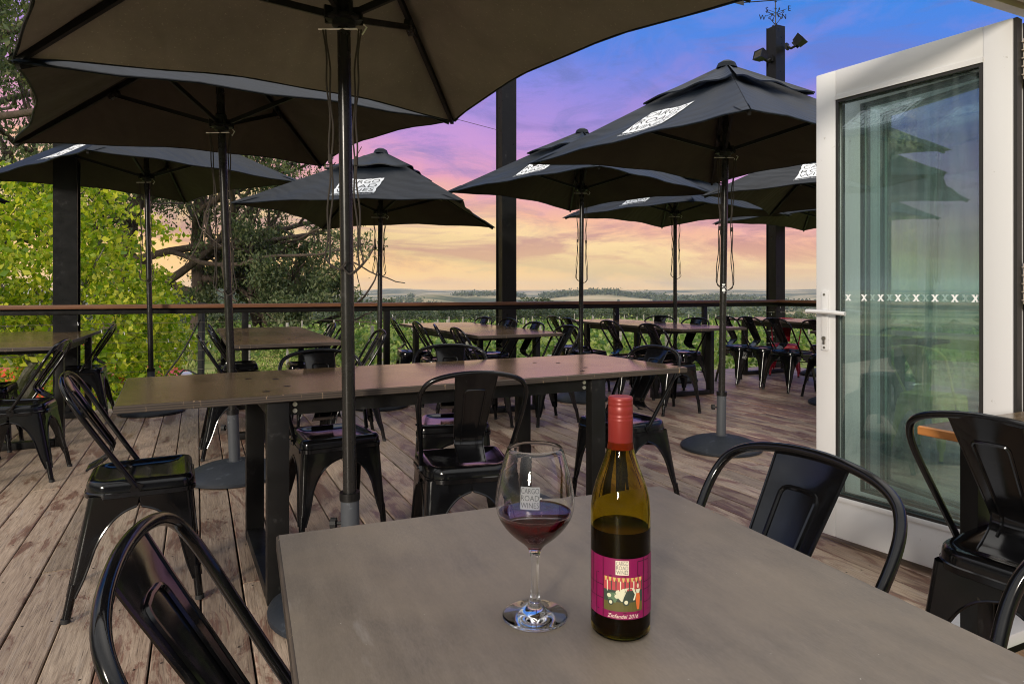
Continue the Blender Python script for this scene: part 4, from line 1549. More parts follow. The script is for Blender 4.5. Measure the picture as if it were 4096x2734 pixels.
# head track, sill and jamb of the opening
fr = thing('door_frame', D(0, 0, 0), TH, 'beige aluminium head track and pale sill of the wide door opening', 'door frame')
t0 = 1.37
b = MB()
for k, (y0, y1, z0) in enumerate(((-0.11, -0.066, 2.165), (-0.064, -0.042, 2.185), (-0.040, -0.006, 2.170), (-0.004, 0.018, 2.190), (0.020, 0.060, 2.165))):
    b.box((0.4, t0 + (y0 + y1) / 2, z0 + 0.05), (5.2, y1 - y0, 0.10))
b.build('head_track', M['beige'], fr, smooth=0)
b = MB()
b.box((0.4, t0 - 0.10, 0.008), (5.2, 0.07, 0.040), bev=0.003); b.box((0.4, t0 - 0.03, 0.003), (5.2, 0.07, 0.028), bev=0.003); b.box((0.4, t0 + 0.035, -0.002), (5.2, 0.06, 0.020), bev=0.003)
b.build('sill', M['white'], fr)
b = MB()
b.box((2.93, t0 - 0.03, 1.08), (0.09, 0.14, 2.16), bev=0.003)
b.build('jamb', M['beige'], fr)
# stack hinges beside the first leaf's near edge
b = MB()
hp = dB + (dB - dA).normalized() * 0.03 + dn * 0.03
for z in (0.35, 1.16, 1.98):
    b.tube([hp + Vector((0, 0, z - 0.085)), hp + Vector((0, 0, z + 0.085))], 0.013, 10)
    b.box(hp + Vector((0.012, 0.008, z)), (0.05, 0.03, 0.15), rz=math.atan2(dn.y, dn.x), bev=0.003)
    for k in range(5):
        b.box(hp + Vector((0.004, 0.0, z - 0.06 + k * 0.03)), (0.05, 0.034, 0.004), rz=math.atan2(dn.y, dn.x))
hinge = b.build('hinge', M['beige'])
tag(hinge, 'beige hinge knuckles down the near edge of the open white door', 'hinges')

# ------------------------------------------------------------------ wine glass
TZ = 0.735
gpos = Vector((0.028, 0.808, TZ + 0.0006))
gl = thing('wine_glass', gpos, 0, 'big stemmed glass a third full of red wine on the near table', 'wine glass')
out = [(0.0, 0.0), (0.036, 0.0), (0.0390, 0.0008), (0.0394, 0.0018), (0.0385, 0.0030), (0.030, 0.0048), (0.018, 0.0082), (0.0095, 0.014), (0.0062, 0.022), (0.0048, 0.035), (0.0045, 0.052),
       (0.0050, 0.066), (0.0066, 0.077), (0.0095, 0.0835), (0.0155, 0.0895), (0.026, 0.098), (0.0365, 0.109), (0.0440, 0.1205), (0.0475, 0.131), (0.0482, 0.140), (0.0472, 0.152), (0.0440, 0.170), (0.0392, 0.188), (0.0338, 0.2045)]
inn = [(0.0333, 0.2050), (0.0328, 0.2045), (0.0381, 0.188), (0.0429, 0.170), (0.0460, 0.152), (0.0470, 0.140), (0.0463, 0.131), (0.0428, 0.1210), (0.0355, 0.1102), (0.0252, 0.0998), (0.0145, 0.0918), (0.006, 0.0885), (0.0, 0.0880)]
def fine(prof, n=3):
    P = smooth_path([(r, z, 0) for r, z in prof], n)
    return [(max(0, p.x), p.y) for p in P]
b = MB(); b.lathe(fine(out, 3) + fine(inn, 3), 56)
b.build('bowl', M['glass'], gl, smooth=60)
lv = 0.1265
wi = [(0.0, 0.0884)] + [(r + 0.0003, z - 0.0003) for r, z in reversed(inn[:-1]) if z < lv - 0.002]
rw = 0.0428 + (0.0463 - 0.0428) * (lv - 0.121) / 0.010 + 0.0003
wi = [p for p in wi if p[1] < lv] + [(rw, lv + 0.0006), (rw - 0.0012, lv - 0.0002), (rw - 0.004, lv - 0.0006), (0.0, lv - 0.0006)]
b = MB(); b.lathe(wi, 56)
b.build('wine', M['wine'], gl, smooth=50)

def on_wall(r_at, ang0, x, z, off):
    rr_ = r_at(z) + off
    a = ang0 + x / rr_
    return Vector((rr_ * math.cos(a), rr_ * math.sin(a), z))
def interp(prof):
    P = sorted([(z, r) for r, z in prof])
    def f(z):
        for (z0, r0), (z1, r1) in zip(P, P[1:]):
            if z0 <= z <= z1:
                return r0 + (r1 - r0) * (z - z0) / max(1e-9, z1 - z0)
        return P[-1][1]
    return f
rg = interp([p for p in out if p[1] > 0.12])
a0 = R(-90) - 0.16
b = MB()
zc, hw, hh = 0.157, 0.0112, 0.0125
b.grid(lambda i, j: on_wall(rg, a0, -hw + 2 * hw * i, zc - hh + 2 * hh * j, 0.0004), 8, 6)
b.build('etched_logo', M['frost'], gl, smooth=60)
b = MB()
for li, s in enumerate(('CARGO', 'ROAD', 'WINES')):
    vs, fs = text_mesh(s, 0.0085)
    x0, x1 = min(v.x for v in vs), max(v.x for v in vs)
    k = (2 * hw - 0.0012) / (x1 - x0)
    b.add([on_wall(rg, a0, (v.x - (x0 + x1) / 2) * k, zc + 0.0052 - li * 0.0079 + v.y * 1.02, 0.0007) for v in vs], fs)
b.build('etched_letters', M['frost_ink'], gl, smooth=0)

# ------------------------------------------------------------------ wine bottle
bpos = Vector((0.1275, 0.779, TZ + 0.0006))
bt = thing('wine_bottle', bpos, 0, 'half full bottle of red wine with a red screw cap and a magenta label', 'bottle')
bo = [(0.0, 0.004), (0.022, 0.002), (0.030, 0.0), (0.0335, 0.002), (0.0346, 0.007), (0.0348, 0.03), (0.0348, 0.100), (0.0347, 0.128), (0.0342, 0.145), (0.0325, 0.158), (0.0290, 0.171), (0.0243, 0.184),
      (0.0200, 0.196), (0.0168, 0.207), (0.0147, 0.218), (0.0138, 0.228), (0.0134, 0.240), (0.0134, 0.262)]
b = MB()
bf = fine(bo, 4)
bi = [(max(0.0, r - 0.0022), max(z, 0.006)) for r, z in bf if z > 0.0045 or r < 0.03]
bin_ = [(0.0112, 0.262), (0.0113, 0.240), (0.0117, 0.228), (0.0126, 0.218), (0.0147, 0.207), (0.0179, 0.196), (0.0222, 0.184), (0.0269, 0.171), (0.0304, 0.158), (0.0321, 0.145), (0.0326, 0.128), (0.0327, 0.100), (0.0327, 0.012), (0.031, 0.006), (0.022, 0.0055), (0.0, 0.0075)]
b.lathe(bf + fine(bin_, 3), 56)
b.build('glass_body', M['bottle'], bt, smooth=60)
lv = 0.1205
b = MB()
b.lathe([(0.0, 0.0070), (0.022, 0.0050), (0.0312, 0.0055), (0.0334, 0.012), (0.0334, 0.100), (0.0334, lv + 0.001), (0.0312, lv - 0.0004), (0.0, lv - 0.0004)], 56)
b.build('wine', M['wine_dark'], bt, smooth=50)
b = MB()
cp = [(0.0141, 0.211), (0.0145, 0.2115), (0.0145, 0.243), (0.0147, 0.2445), (0.0148, 0.2458), (0.0143, 0.2470), (0.0146, 0.2482), (0.0146, 0.2502), (0.0141, 0.2514), (0.0146, 0.2528), (0.0146, 0.2600), (0.0141, 0.2612), (0.0146, 0.2626), (0.0146, 0.2650), (0.0142, 0.2662), (0.0146, 0.2674), (0.0144, 0.2706), (0.0132, 0.2720), (0.0118, 0.2722), (0.0, 0.2716)]
b.lathe(cp, 56)
b.build('screw_cap', M['capsule'], bt, smooth=50)
rb_ = lambda z: 0.0348
LA = R(-90) - 0.02
def onb(x, z, off): return on_wall(rb_, LA, x, z, off)
z0, z1, hw = 0.0265, 0.0945, 0.050
b = MB(); b.grid(lambda i, j: onb(-hw + 2 * hw * i, z0 + (z1 - z0) * j, 0.0003), 30, 6)
lab = b.build('label', M['label'], bt, smooth=60)
def strip(b, xa, xb, za, zb, off=0.0006):
    b.grid(lambda i, j: onb(xa + (xb - xa) * i, za + (zb - za) * j, off), 6, 1)
b = MB()
lw = 0.0008
for za in (0.0335, 0.0745):
    strip(b, -hw, hw, za, za + lw)
for xa, za, zb in ((-0.026, z0, z1), (0.0235, z0, z1), (-0.036, z0, 0.0745), (0.033, 0.05, z1), (0.015, 0.0755, 0.0905), (-0.043, 0.05, z1)):
    strip(b, xa, xa + lw, za, zb)
for xa, xb, za in ((0.0235, hw, 0.066), (0.0235, hw, 0.0575), (-hw, -0.026, 0.062), (-hw, -0.026, 0.047), (0.015, 0.033, 0.0905), (0.0235, hw, 0.043)):
    strip(b, xa, xb, za, za + lw)
b.build('label_lines', M['label_line'], lab, smooth=60)
b = MB(); strip(b, -0.0105, 0.0045, 0.0765, 0.0925, 0.0006); b.build('logo_block', M['label_white'], lab, smooth=60)
b = MB()
for li, s in enumerate(('CARGO', 'ROAD', 'WINES')):
    vs, fs = text_mesh(s, 0.0066)
    x0, x1 = min(v.x for v in vs), max(v.x for v in vs)
    k = 0.0136 / (x1 - x0)
    b.add([onb((v.x - (x0 + x1) / 2) * k - 0.003, 0.0876 - li * 0.0050 + v.y * 0.92, 0.0009) for v in vs], fs)
b.build('logo_lettering', M['print_ink'], lab, smooth=0)
b = MB()
vs, fs = text_mesh('Zinfandel 2016', 0.0078, shear=0.3)
x0, x1 = min(v.x for v in vs), max(v.x for v in vs)
b.add([onb((v.x - (x0 + x1) / 2) * 0.036 / (x1 - x0) - 0.002, 0.0282 + v.y * 0.8, 0.0008) for v in vs], fs)
b.build('vintage_lettering', M['label_white'], lab, smooth=0)
# small picture: an old pale motor car before red drapes, a figure in orange beside it
PM = [mat('picture_' + n, c, 0.5) for n, c in (('ground', (0.10, 0.085, 0.02)), ('dusk', (0.035, 0.05, 0.035)), ('drape', (0.42, 0.05, 0.06)), ('gold', (0.55, 0.42, 0.12)),
      ('cream', (0.62, 0.60, 0.42)), ('green', (0.10, 0.17, 0.09)), ('orange', (0.60, 0.13, 0.03)), ('skin', (0.62, 0.45, 0.30)))]
b = MB()
px0, px1, pz0, pz1 = -0.0245, 0.0215, 0.0355, 0.0735
def rect(u0, u1, w0, w1, mi, off):
    b.mi = mi
    b.grid(lambda i, j: onb(px0 + (px1 - px0) * (u0 + (u1 - u0) * i), pz0 + (pz1 - pz0) * (w0 + (w1 - w0) * j), off), max(1, int(10 * (u1 - u0))), 1)
def polyp(pts, mi, off):
    b.mi = mi
    b.add([onb(px0 + (px1 - px0) * u, pz0 + (pz1 - pz0) * w_, off) for u, w_ in pts], [tuple(range(len(pts)))])
rect(0, 1, 0, 0.28, 0, 0.0007); rect(0, 1, 0.28, 0.62, 1, 0.0007); rect(0, 1, 0.62, 1, 2, 0.0007)
for i in range(9):
    u = 0.02 + i * 0.11
    polyp([(u, 1.0), (u + 0.07, 1.0), (u + 0.05, 0.88), (u + 0.02, 0.88)], 3, 0.0009)
    polyp([(u + 0.06, 0.90), (u + 0.09, 0.90), (u + 0.085, 0.58), (u + 0.065, 0.58)], 4 if i % 3 == 0 else 1, 0.0009)
def ell(cu, cw, ru, rw_, n=14): return [(cu + ru * math.cos(2 * math.pi * k / n), cw + rw_ * math.sin(2 * math.pi * k / n)) for k in range(n)]
polyp([(0.28, 0.50), (0.32, 0.62), (0.55, 0.70), (0.76, 0.70), (0.82, 0.52), (0.78, 0.34), (0.45, 0.30)], 4, 0.0010)
polyp([(0.10, 0.40), (0.16, 0.54), (0.30, 0.56), (0.36, 0.40), (0.30, 0.26), (0.14, 0.28)], 5, 0.0011)
for cu, cw, rr_ in ((0.14, 0.46, 0.055), (0.33, 0.45, 0.055)):
    polyp(ell(cu, cw, rr_, rr_ * 1.1), 4, 0.0013)
for cu, cw, rr_ in ((0.18, 0.27, 0.075), (0.56, 0.29, 0.085)):
    polyp(ell(cu, cw, rr_, rr_ * 1.25), 1, 0.0013); polyp(ell(cu, cw, rr_ * .55, rr_ * .7), 4, 0.0015)
polyp([(0.83, 0.62), (0.90, 0.62), (0.93, 0.40), (0.90, 0.06), (0.84, 0.06), (0.80, 0.38)], 6, 0.0013)
polyp([(0.80, 0.66), (0.93, 0.66), (0.90, 0.54), (0.83, 0.54)], 4, 0.0014)
polyp(ell(0.865, 0.76, 0.032, 0.07), 7, 0.0014)
b.build('label_picture', PM, lab, smooth=0)
# ------------------------------------------------------------------ leaves, trees, vines
def leaf_mesh(name, C, size, material, aspect=1.6, droop=0.0, rng=RNG, flat=0.0, size_var=0.45):
    """One small folded leaf (two triangles) per centre."""
    C = np.asarray(C, dtype=np.float64)
    n = len(C)
    if droop > 0:
        ax = rng.normal(size=(n, 3)) * (1 - droop)
        ax[:, 2] -= droop * 1.6
    else:
        ax = rng.normal(size=(n, 3))
        ax[:, 2] *= (1 - flat)
    ax /= np.linalg.norm(ax, axis=1)[:, None] + 1e-9
    tmp = rng.normal(size=(n, 3))
    sd_ = np.cross(ax, tmp)
    sd_ /= np.linalg.norm(sd_, axis=1)[:, None] + 1e-9
    s = size * (1 + size_var * (rng.random(n) * 2 - 1))
    L = ax * (s * aspect * 0.5)[:, None]
    W = sd_ * (s * 0.5)[:, None]
    nm = np.cross(ax, sd_) * (s * 0.16)[:, None]
    V = np.empty((n, 4, 3))
    V[:, 0] = C - L
    V[:, 1] = C + W + nm + L * 0.1
    V[:, 2] = C + L
    V[:, 3] = C - W + nm + L * 0.1
    me = bpy.data.meshes.new(name)
    me.vertices.add(n * 4)
    me.vertices.foreach_set('co', V.reshape(-1))
    idx = np.arange(n) * 4
    tri = np.stack([idx, idx + 1, idx + 2, idx, idx + 2, idx + 3], axis=1).reshape(-1)
    me.loops.add(n * 6)
    me.loops.foreach_set('vertex_index', tri.astype(np.int32))
    me.polygons.add(n * 2)
    me.polygons.foreach_set('loop_start', (np.arange(n * 2) * 3).astype(np.int32))
    me.polygons.foreach_set('loop_total', np.full(n * 2, 3, dtype=np.int32))
    me.materials.append(material)
    me.update(calc_edges=True)
    me.validate()
    return me

def grow(b, p, d, length, r, depth, rnd, tips, spread=0.6, up=0.15, kids=(2, 3), bend=0.25, minr=0.01):
    """A limb with side limbs; tips collects twig ends."""
    n = 6
    pts, rs = [Vector(p)], [r]
    dd = Vector(d).normalized()
    for i in range(n):
        dd = (dd + Vector((rnd.uniform(-1, 1), rnd.uniform(-1, 1), rnd.uniform(-1, 1))) * bend * 0.45 + Vector((0, 0, up * 0.25))).normalized()
        pts.append(pts[-1] + dd * length / n)
        rs.append(max(minr, r * (1 - 0.45 * (i + 1) / n)))
    b.tube(pts, rs, 7 if r > 0.05 else 5, cap=False)
    if depth == 0:
        tips.append((pts[-1], dd)); tips.append((pts[n // 2], dd))
        return
    for k in range(rnd.randint(*kids)):
        i = rnd.randint(2, n)
        ang = rnd.uniform(0, 2 * math.pi)
        side = dd.orthogonal().normalized()
        side.rotate(Quaternion(dd, ang))
        nd = (dd * (1 - spread) + side * spread + Vector((0, 0, up * 0.5))).normalized()
        grow(b, pts[i], nd, length * rnd.uniform(0.55, 0.8), rs[i] * rnd.uniform(0.55, 0.75), depth - 1, rnd, tips, spread, up, kids, bend, minr)
    grow(b, pts[-1], dd, length * 0.7, rs[-1], depth - 1, rnd, tips, spread, up, kids, bend, minr)

def clumps(tips, per, rad, rng, squash=0.8, drop=0.0):
    out = []
    for p, d in tips:
        m = rng.normal(size=(per, 3)) * rad
        m[:, 2] *= squash
        m[:, 2] -= drop * np.abs(rng.normal(size=per))
        out.append(np.array([p.x, p.y, p.z]) + m)
    return np.concatenate(out)

# --- yellow-green maple close to the deck on the left
rnd = random.Random(21)
rng = np.random.default_rng(21)
mx, my = -8.7, 11.3
gz = ground_z(mx, my)
tr = thing('maple_tree', (mx, my, gz), 0, 'bright yellow-green maple just beyond the railing at the left', 'tree')
b = MB()
tips = []
for k in range(7):
    a = 2 * math.pi * k / 7 + rnd.uniform(-.3, .3)
    grow(b, (0.05 * math.cos(a), 0.05 * math.sin(a), 0.25), (math.cos(a) * 0.75, math.sin(a) * 0.75, 0.9), 1.7, 0.09, 2, rnd, tips, 0.55, 0.15, (2, 3), 0.3, 0.008)
b.tube([(0, 0, -0.3), (0, 0, 0.3), (0.05, 0.02, 1.0)], [0.22, 0.19, 0.12], 9)
b.build('trunk', M['bark_pale'], tr)
# crown: sprays of leaves on a lumpy dome
C = []
for k in range(1150):
    a = rng.uniform(0, 2 * np.pi)
    v = rng.uniform(-0.55, 1)
    rad = (0.50 + 0.50 * rng.random()) ** 0.5
    q = np.array([np.cos(a) * np.sqrt(max(0, 1 - v * v)), np.sin(a) * np.sqrt(max(0, 1 - v * v)), v])
    lump = 1 + 0.20 * hash_noise(q[0] * 4, q[1] * 4 + q[2] * 3, 2)
    c = q * np.array([2.5, 2.4, 2.7]) * rad * lump + np.array([0, 0, 2.1])
    if c[2] < -0.05 or hash_noise(c[0] * 2.6, c[2] * 2.6 + c[1], 12) < -0.30:
        continue
    m = int(rng.integers(20, 60))
    # a drooping layered spray
    t_ = rng.random(m)
    dirv = np.array([q[0], q[1], -0.15])
    sp = dirv * (t_ * 0.42)[:, None] + rng.normal(size=(m, 3)) * np.array([0.15, 0.15, 0.045]) + np.array([0, 0, -0.22]) * (t_ ** 2)[:, None]
    C.append(c + sp)
C.append(clumps(tips, 18, 0.20, rng, 0.7))
link('crown', leaf_mesh('crown', np.concatenate(C), 0.058, M['maple'], 1.6, 0.35, rng, 0.0, 0.7), tr)

# --- big gums
def gum(x, y, h, label, seed, trunk_r=0.5, lean=(0, 0), limbs=6, crown_r=5.0, per=55, leaf=0.15, clear=0.35, twist=0.3, depth=3, first=None, clr=0.75, group='big gum trees left of the deck', limb_len=0.42, droop=0.45, zmin=0.0, crop=None):
    rnd = random.Random(seed)
    rng = np.random.default_rng(seed)
    g = ground_z(x, y)
    r = thing('gum_tree', (x, y, g), 0, label, 'tree', group)
    b = MB()
    tips = []
    top = Vector((lean[0] * h, lean[1] * h, h * 0.62))
    path = smooth_path([(0, 0, -0.4), (lean[0] * h * 0.15, lean[1] * h * 0.15, h * 0.16), (lean[0] * h * 0.5 + rnd.uniform(-.3, .3), lean[1] * h * 0.5, h * 0.36), top], 4)
    n = len(path)
    b.tube(path, [trunk_r * (1.25 if i == 0 else 1) * (1 - 0.6 * i / (n - 1)) for i in range(n)], 11, cap=False)
    spec = first or []
    for k in range(limbs):
        i = int(n * (clear + (1 - clear) * (k + 0.5) / limbs))
        i = min(n - 1, i)
        a = k * 2.4 + rnd.uniform(-.5, .5)
        grow(b, path[i], (math.cos(a) * 0.9, math.sin(a) * 0.9, rnd.uniform(0.15, 0.8)), h * limb_len * rnd.uniform(0.7, 1.1), trunk_r * 0.40, depth - 1, rnd, tips, 0.6, 0.12, (2, 3), 0.55, 0.02)
    for (zf, dx, dy, dz, ln) in spec:
        i = min(n - 1, int(zf * (n - 1)))
        grow(b, path[i], (dx, dy, dz), ln, trunk_r * 0.5, depth - 1, rnd, tips, 0.6, 0.1, (2, 3), 0.5, 0.02)
    grow(b, path[-1], (lean[0], lean[1], 1), h * 0.3, trunk_r * 0.4, depth - 1, rnd, tips, 0.6, 0.2, (2, 3), 0.4, 0.02)
    b.build('trunk', M['bark'], r, smooth=60)
    pts = clumps(tips, per, clr, rng, 0.6, 0.35)
    pts = pts[pts[:, 2] > zmin + rng.normal(size=len(pts)) * 0.35]
    pts = pts[[hash_noise(q[0] * 1.1 + q[1], q[2] * 1.3, seed) > -0.32 for q in pts]]
    if crop:
        pts = pts[[crop(q) for q in pts]]
    link('crown', leaf_mesh('crown', pts, leaf, M['gum'], 2.6, droop, rng), r)
    return r
gum(-17.8, 37.5, 19, 'huge gum at the left with a straight dark trunk and limbs arching over the paddock', 31, 0.50, (0.03, 0.0), 7, 6, 170, 0.088, 0.50, depth=3, clr=0.46, zmin=6.0, crop=lambda q: q[0] < 3.2 + 0.8 * math.sin(q[2] * 2) or q[2] > 9.5 and q[0] < 5.5,
    first=[(0.40, -0.9, -0.1, 0.30, 5.0), (0.42, 0.95, -0.1, 0.02, 4.6), (0.5, 0.8, 0.2, 0.5, 6.0)])
gum(-21.0, 34.5, 18, 'leaning gum with a thick trunk at the far left, mostly behind the maple', 32, 0.60, (0.14, 0.02), 7, 6, 250, 0.088, 0.45, clr=0.70, zmin=5.2, first=[(0.25, 0.9, 0.0, 0.7, 6.0)])
gum(-25.0, 30.0, 23, 'tall gum rising behind the umbrellas at the left edge of the picture', 33, 0.6, (-0.02, 0.0), 9, 6, 300, 0.10, 0.3, clr=0.75, zmin=2.5)
for k, (dx, dy, ln, sd_) in enumerate(((0.0, 0.0, (-0.10, 0), 41),)):
    rnd = random.Random(41); rng = np.random.default_rng(41)
    x, y = -14.0, 38.0
    g = ground_z(x, y)
    r = thing('gum_tree', (x, y, g), 0, 'bushy many stemmed gum between the two slim umbrella poles, left of open sky', 'tree', 'big gum trees left of the deck')
    b = MB(); tips = []
    for (dx2, dy2, dz2, ln2, rr2) in ((-0.42, 0, 1, 3.7, 0.26), (-0.12, 0.1, 1, 4.3, 0.28), (0.10, 0, 1, 4.3, 0.28), (0.45, 0.05, 0.9, 4.0, 0.26), (0.85, -0.1, 0.42, 3.9, 0.18), (-0.6, 0.1, 0.7, 3.2, 0.18), (0.05, -0.5, 0.8, 3.6, 0.18), (0.9, 0.1, 0.15, 3.4, 0.14)):
        grow(b, (dx2 * 0.3, dy2 * 0.3, 0.1), (dx2, dy2, dz2), ln2, rr2, 2, rnd, tips, 0.55, 0.12, (2, 4), 0.5, 0.02)
    b.tube([(0, 0, -0.4), (0, 0, 0.6)], [0.75, 0.5], 10)
    b.build('trunk', M['bark'], r, smooth=60)
    pts = clumps(tips, 230, 0.37, rng, 0.6, 0.22)
    pts = pts[[((q[0] - 0.3) / (5.2 + 0.7 * math.sin(q[2] * 2.3))) ** 2 + ((q[2] - 3.9) / 4.3) ** 2 < 1 and hash_noise(q[0] * 1.5 + q[1], q[2] * 1.9, 4) > -0.38 for q in pts]]
    link('crown', leaf_mesh('crown', pts, 0.088, M['gum'], 2.4, 0.4, rng), r)

# --- belt of smaller gums beyond the vineyard, copies of three kinds
def small_tree(seed, h):
    rnd = random.Random(seed); rng = np.random.default_rng(seed)
    b = MB(); tips = []
    for k in range(4):
        a = k * 1.9 + rnd.uniform(-.4, .4)
        grow(b, (0, 0, h * 0.05), (math.cos(a) * 0.5, math.sin(a) * 0.5, 1), h * 0.42, h * 0.022, 1, rnd, tips, 0.6, 0.15, (2, 4), 0.4, 0.03)
    tm = b.mesh('trunk', M['bark_pale'], 60)
    C = clumps(tips, 62, h * 0.085, rng, 0.75, 0.2)
    extra = []
    for k in range(26):
        a = rng.uniform(0, 6.28); v = rng.uniform(0.2, 0.95)
        extra.append((Vector((math.cos(a) * h * 0.34 * math.sin(math.pi * v) ** .6, math.sin(a) * h * 0.34 * math.sin(math.pi * v) ** .6, h * v)), None))
    C = np.concatenate([C, clumps(extra, 46, h * 0.07, rng, 0.6, 0.1)])
    return tm, leaf_mesh('crown', C, h * 0.034, M['gum_far'], 1.7, 0.25, rng)
kinds = [small_tree(51, 9.0), small_tree(52, 11.0), small_tree(53, 8.0)]
rnd = random.Random(77)
belt = []
def tree_at(px, Y, top_py, k, label, group):
    """Put a tree of the belt at a picture column and distance, as tall as the photograph shows."""
    x = (px - CX) / FPX * Y
    g = ground_z(x, Y)
    topz = CAM_H + (YH - top_py) / FPX * Y
    h = (9.0, 11.0, 8.0)[k]
    s = max(0.25, (topz - g) / h)
    r = thing('gum_tree', (x, Y, g), rnd.uniform(0, 6.28), label, 'tree', group)
    link('trunk', kinds[k][0], r); link('crown', kinds[k][1], r)
    r.scale = (s * rnd.uniform(0.95, 1.35), s * rnd.uniform(0.95, 1.35), s)
    return r
BL = 'grey-green gum tree in the belt of trees beyond the vineyard'
BG = 'gum trees in the belt beyond the vineyard'
for px in range(1430, 2010, 58):
    tree_at(px + rnd.uniform(-18, 18), rnd.uniform(75, 120), rnd.uniform(1206, 1232), rnd.randrange(3), BL, BG)
for px in range(2050, 3330, 62):
    tree_at(px + rnd.uniform(-22, 22), rnd.uniform(80, 150), rnd.uniform(1216, 1246) if px < 2700 else rnd.uniform(1236, 1268), rnd.randrange(3), BL, BG)
for px in range(2080, 3330, 118):
    tree_at(px + rnd.uniform(-30, 30), rnd.uniform(58, 75), rnd.uniform(1248, 1282), rnd.randrange(3), BL, BG)
for px in (880, 760, 980, 1290, 1360):
    tree_at(px, rnd.uniform(140, 190), rnd.uniform(1196, 1206), rnd.randrange(3), BL, BG)
tree_at(1478, 112, 1187, 1, 'dark rounded tree topping the handrail left of a thin pole, below the hazy hills', 'trees rising above the handrail')
tree_at(1548, 112, 1189, 0, 'dark rounded tree topping the handrail right of a thin pole, below the hazy hills', 'trees rising above the handrail')
tree_at(2152, 120, 1182, 2, 'green tree with two tufts rising above the handrail right of the middle post', 'trees rising above the handrail')
tree_at(905, 160, 1180, 2, 'low green tree above the handrail between the two gum trunks', 'trees rising above the handrail')

# --- woodland dotted over the far hills, too many to count
rng = np.random.default_rng(5)
C, S = [], []
n = 0
def clump_pts(x, y, z, s, m):
    q = rng.normal(size=(m, 3)) * np.array([0.34, 0.34, 0.26]) * s
    q[:, 2] += 0.35 * s
    return np.array([x, y, z]) + q
def scatter(az0, az1, d0, d1, count, s0, s1, dens=None):
    for _ in range(count):
        az = R(rng.uniform(az0, az1)); d = rng.uniform(d0, d1)
        x, y = d * math.sin(az), d * math.cos(az)
        if dens and hash_noise(x * 0.006, y * 0.006, 8) < dens:
            continue
        C.append(clump_pts(x, y, ground_z(x, y), rng.uniform(s0, s1), 34))
scatter(-38, 38, 260, 700, 900, 7, 13, -0.25)
scatter(-38, 38, 700, 1300, 1100, 8, 13, -0.05)
scatter(-38, 38, 1300, 2100, 1000, 9, 14, 0.10)
scatter(-30, -14, 850, 1350, 650, 9, 14)
scatter(2.5, 13, 1450, 1750, 260, 10, 16)
scatter(-5, 1, 1550, 1750, 90, 9, 13)
scatter(12, 26, 900, 1500, 300, 9, 14)
me = leaf_mesh('far_woodland', np.concatenate(C), 3.4, M['gum_far'], 1.2, 0.0, rng)
tag(link('far_woodland', me), kind='stuff', label='dark woodland scattered over the far hills', cat='woodland')

# --- vineyard
def vine_row(p0, p1, label, n_leaf, seed, h=1.5, wid=0.42, post_gap=5.5):
    rng = np.random.default_rng(seed)
    rnd = random.Random(seed)
    x0, y0 = p0; x1, y1 = p1
    L = math.hypot(x1 - x0, y1 - y0)
    r = thing('vine_row', (x0, y0, ground_z(x0, y0)), math.atan2(y1 - y0, x1 - x0), label, 'vine row', 'rows of vines in the vineyard')
    gz0 = ground_z(x0, y0)
    t_ = rng.random(n_leaf) * L
    lump = np.array([0.85 + 0.28 * hash_noise(t * 1.7, seed * 1.0, 1) for t in t_])
    a = rng.normal(size=n_leaf) * wid * lump
    z = h * (0.30 + 0.72 * rng.beta(2.2, 1.5, n_leaf)) * (0.86 + 0.2 * (lump - 0.85))
    shoot = rng.random(n_leaf) < 0.05
    z[shoot] += rng.random(shoot.sum()) * 0.35
    gx = np.array([ground_z(x0 + (x1 - x0) * t / L, y0 + (y1 - y0) * t / L) for t in t_]) - gz0
    link('foliage', leaf_mesh('foliage', np.stack([t_, a, z + gx], 1), 0.13, M['vine'], 1.15, 0.1, rng), r)
    q = rnd.uniform(0, 1.5)
    while q < L:
        g = ground_z(x0 + (x1 - x0) * q / L, y0 + (y1 - y0) * q / L) - gz0
        b = MB(); b.tube([(q, 0, g - 0.2), (q + rnd.uniform(-.03, .03), 0, g + h + rnd.uniform(0.06, 0.16))], 0.052 if (q < 1.6) else 0.038, 7)
        b.build('post', M['wood_grey'], r)
        q += post_gap
    return r
# rows run along the deck's cross direction, one behind the other
ROWD = Vector((math.cos(R(38)), math.sin(R(38)), 0))
ROWN = Vector((-ROWD.y, ROWD.x, 0))
for k in range(11):
    o = Vector((1.2, 15.0, 0)) + ROWN * (k * 2.5) - ROWD * (1.5 + 0.35 * k)
    e = o + ROWD * (26 + 2.2 * k)
    if k == 0:
        o = Vector((3.6, 16.0, 0)); e = o + ROWD * 22
    if k < 4:
        lab = ('nearest row of leafy vines just below the deck edge on the right', 'second row of vines from the deck', 'third row of vines from the deck', 'fourth row of vines from the deck')[k]
    else:
        lab = 'green row of vines running across the back of the vineyard'
    vine_row((o.x, o.y), (e.x, e.y), lab, int(3600 - k * 90), 100 + k)
# right hand block, lower and nearer
for k in range(7):
    o = Vector((6.2, 13.6, 0)) - ROWN * (k * 2.5 + 0.2) + ROWD * (1.0 + 2.8 * k)
    e = o + ROWD * 17
    vine_row((o.x, o.y), (e.x, e.y), 'row of vines beyond the railing on the right below the far corner table', 2600, 140 + k)
# low green vines behind the gum trunks
for k in range(3):
    vine_row((-26 + k, 49 + 3 * k), (-5 + k, 52 + 3 * k), 'low dark green row of vines behind the gum trunks on the left', 2600, 160 + k, 1.3, 0.6, 7)

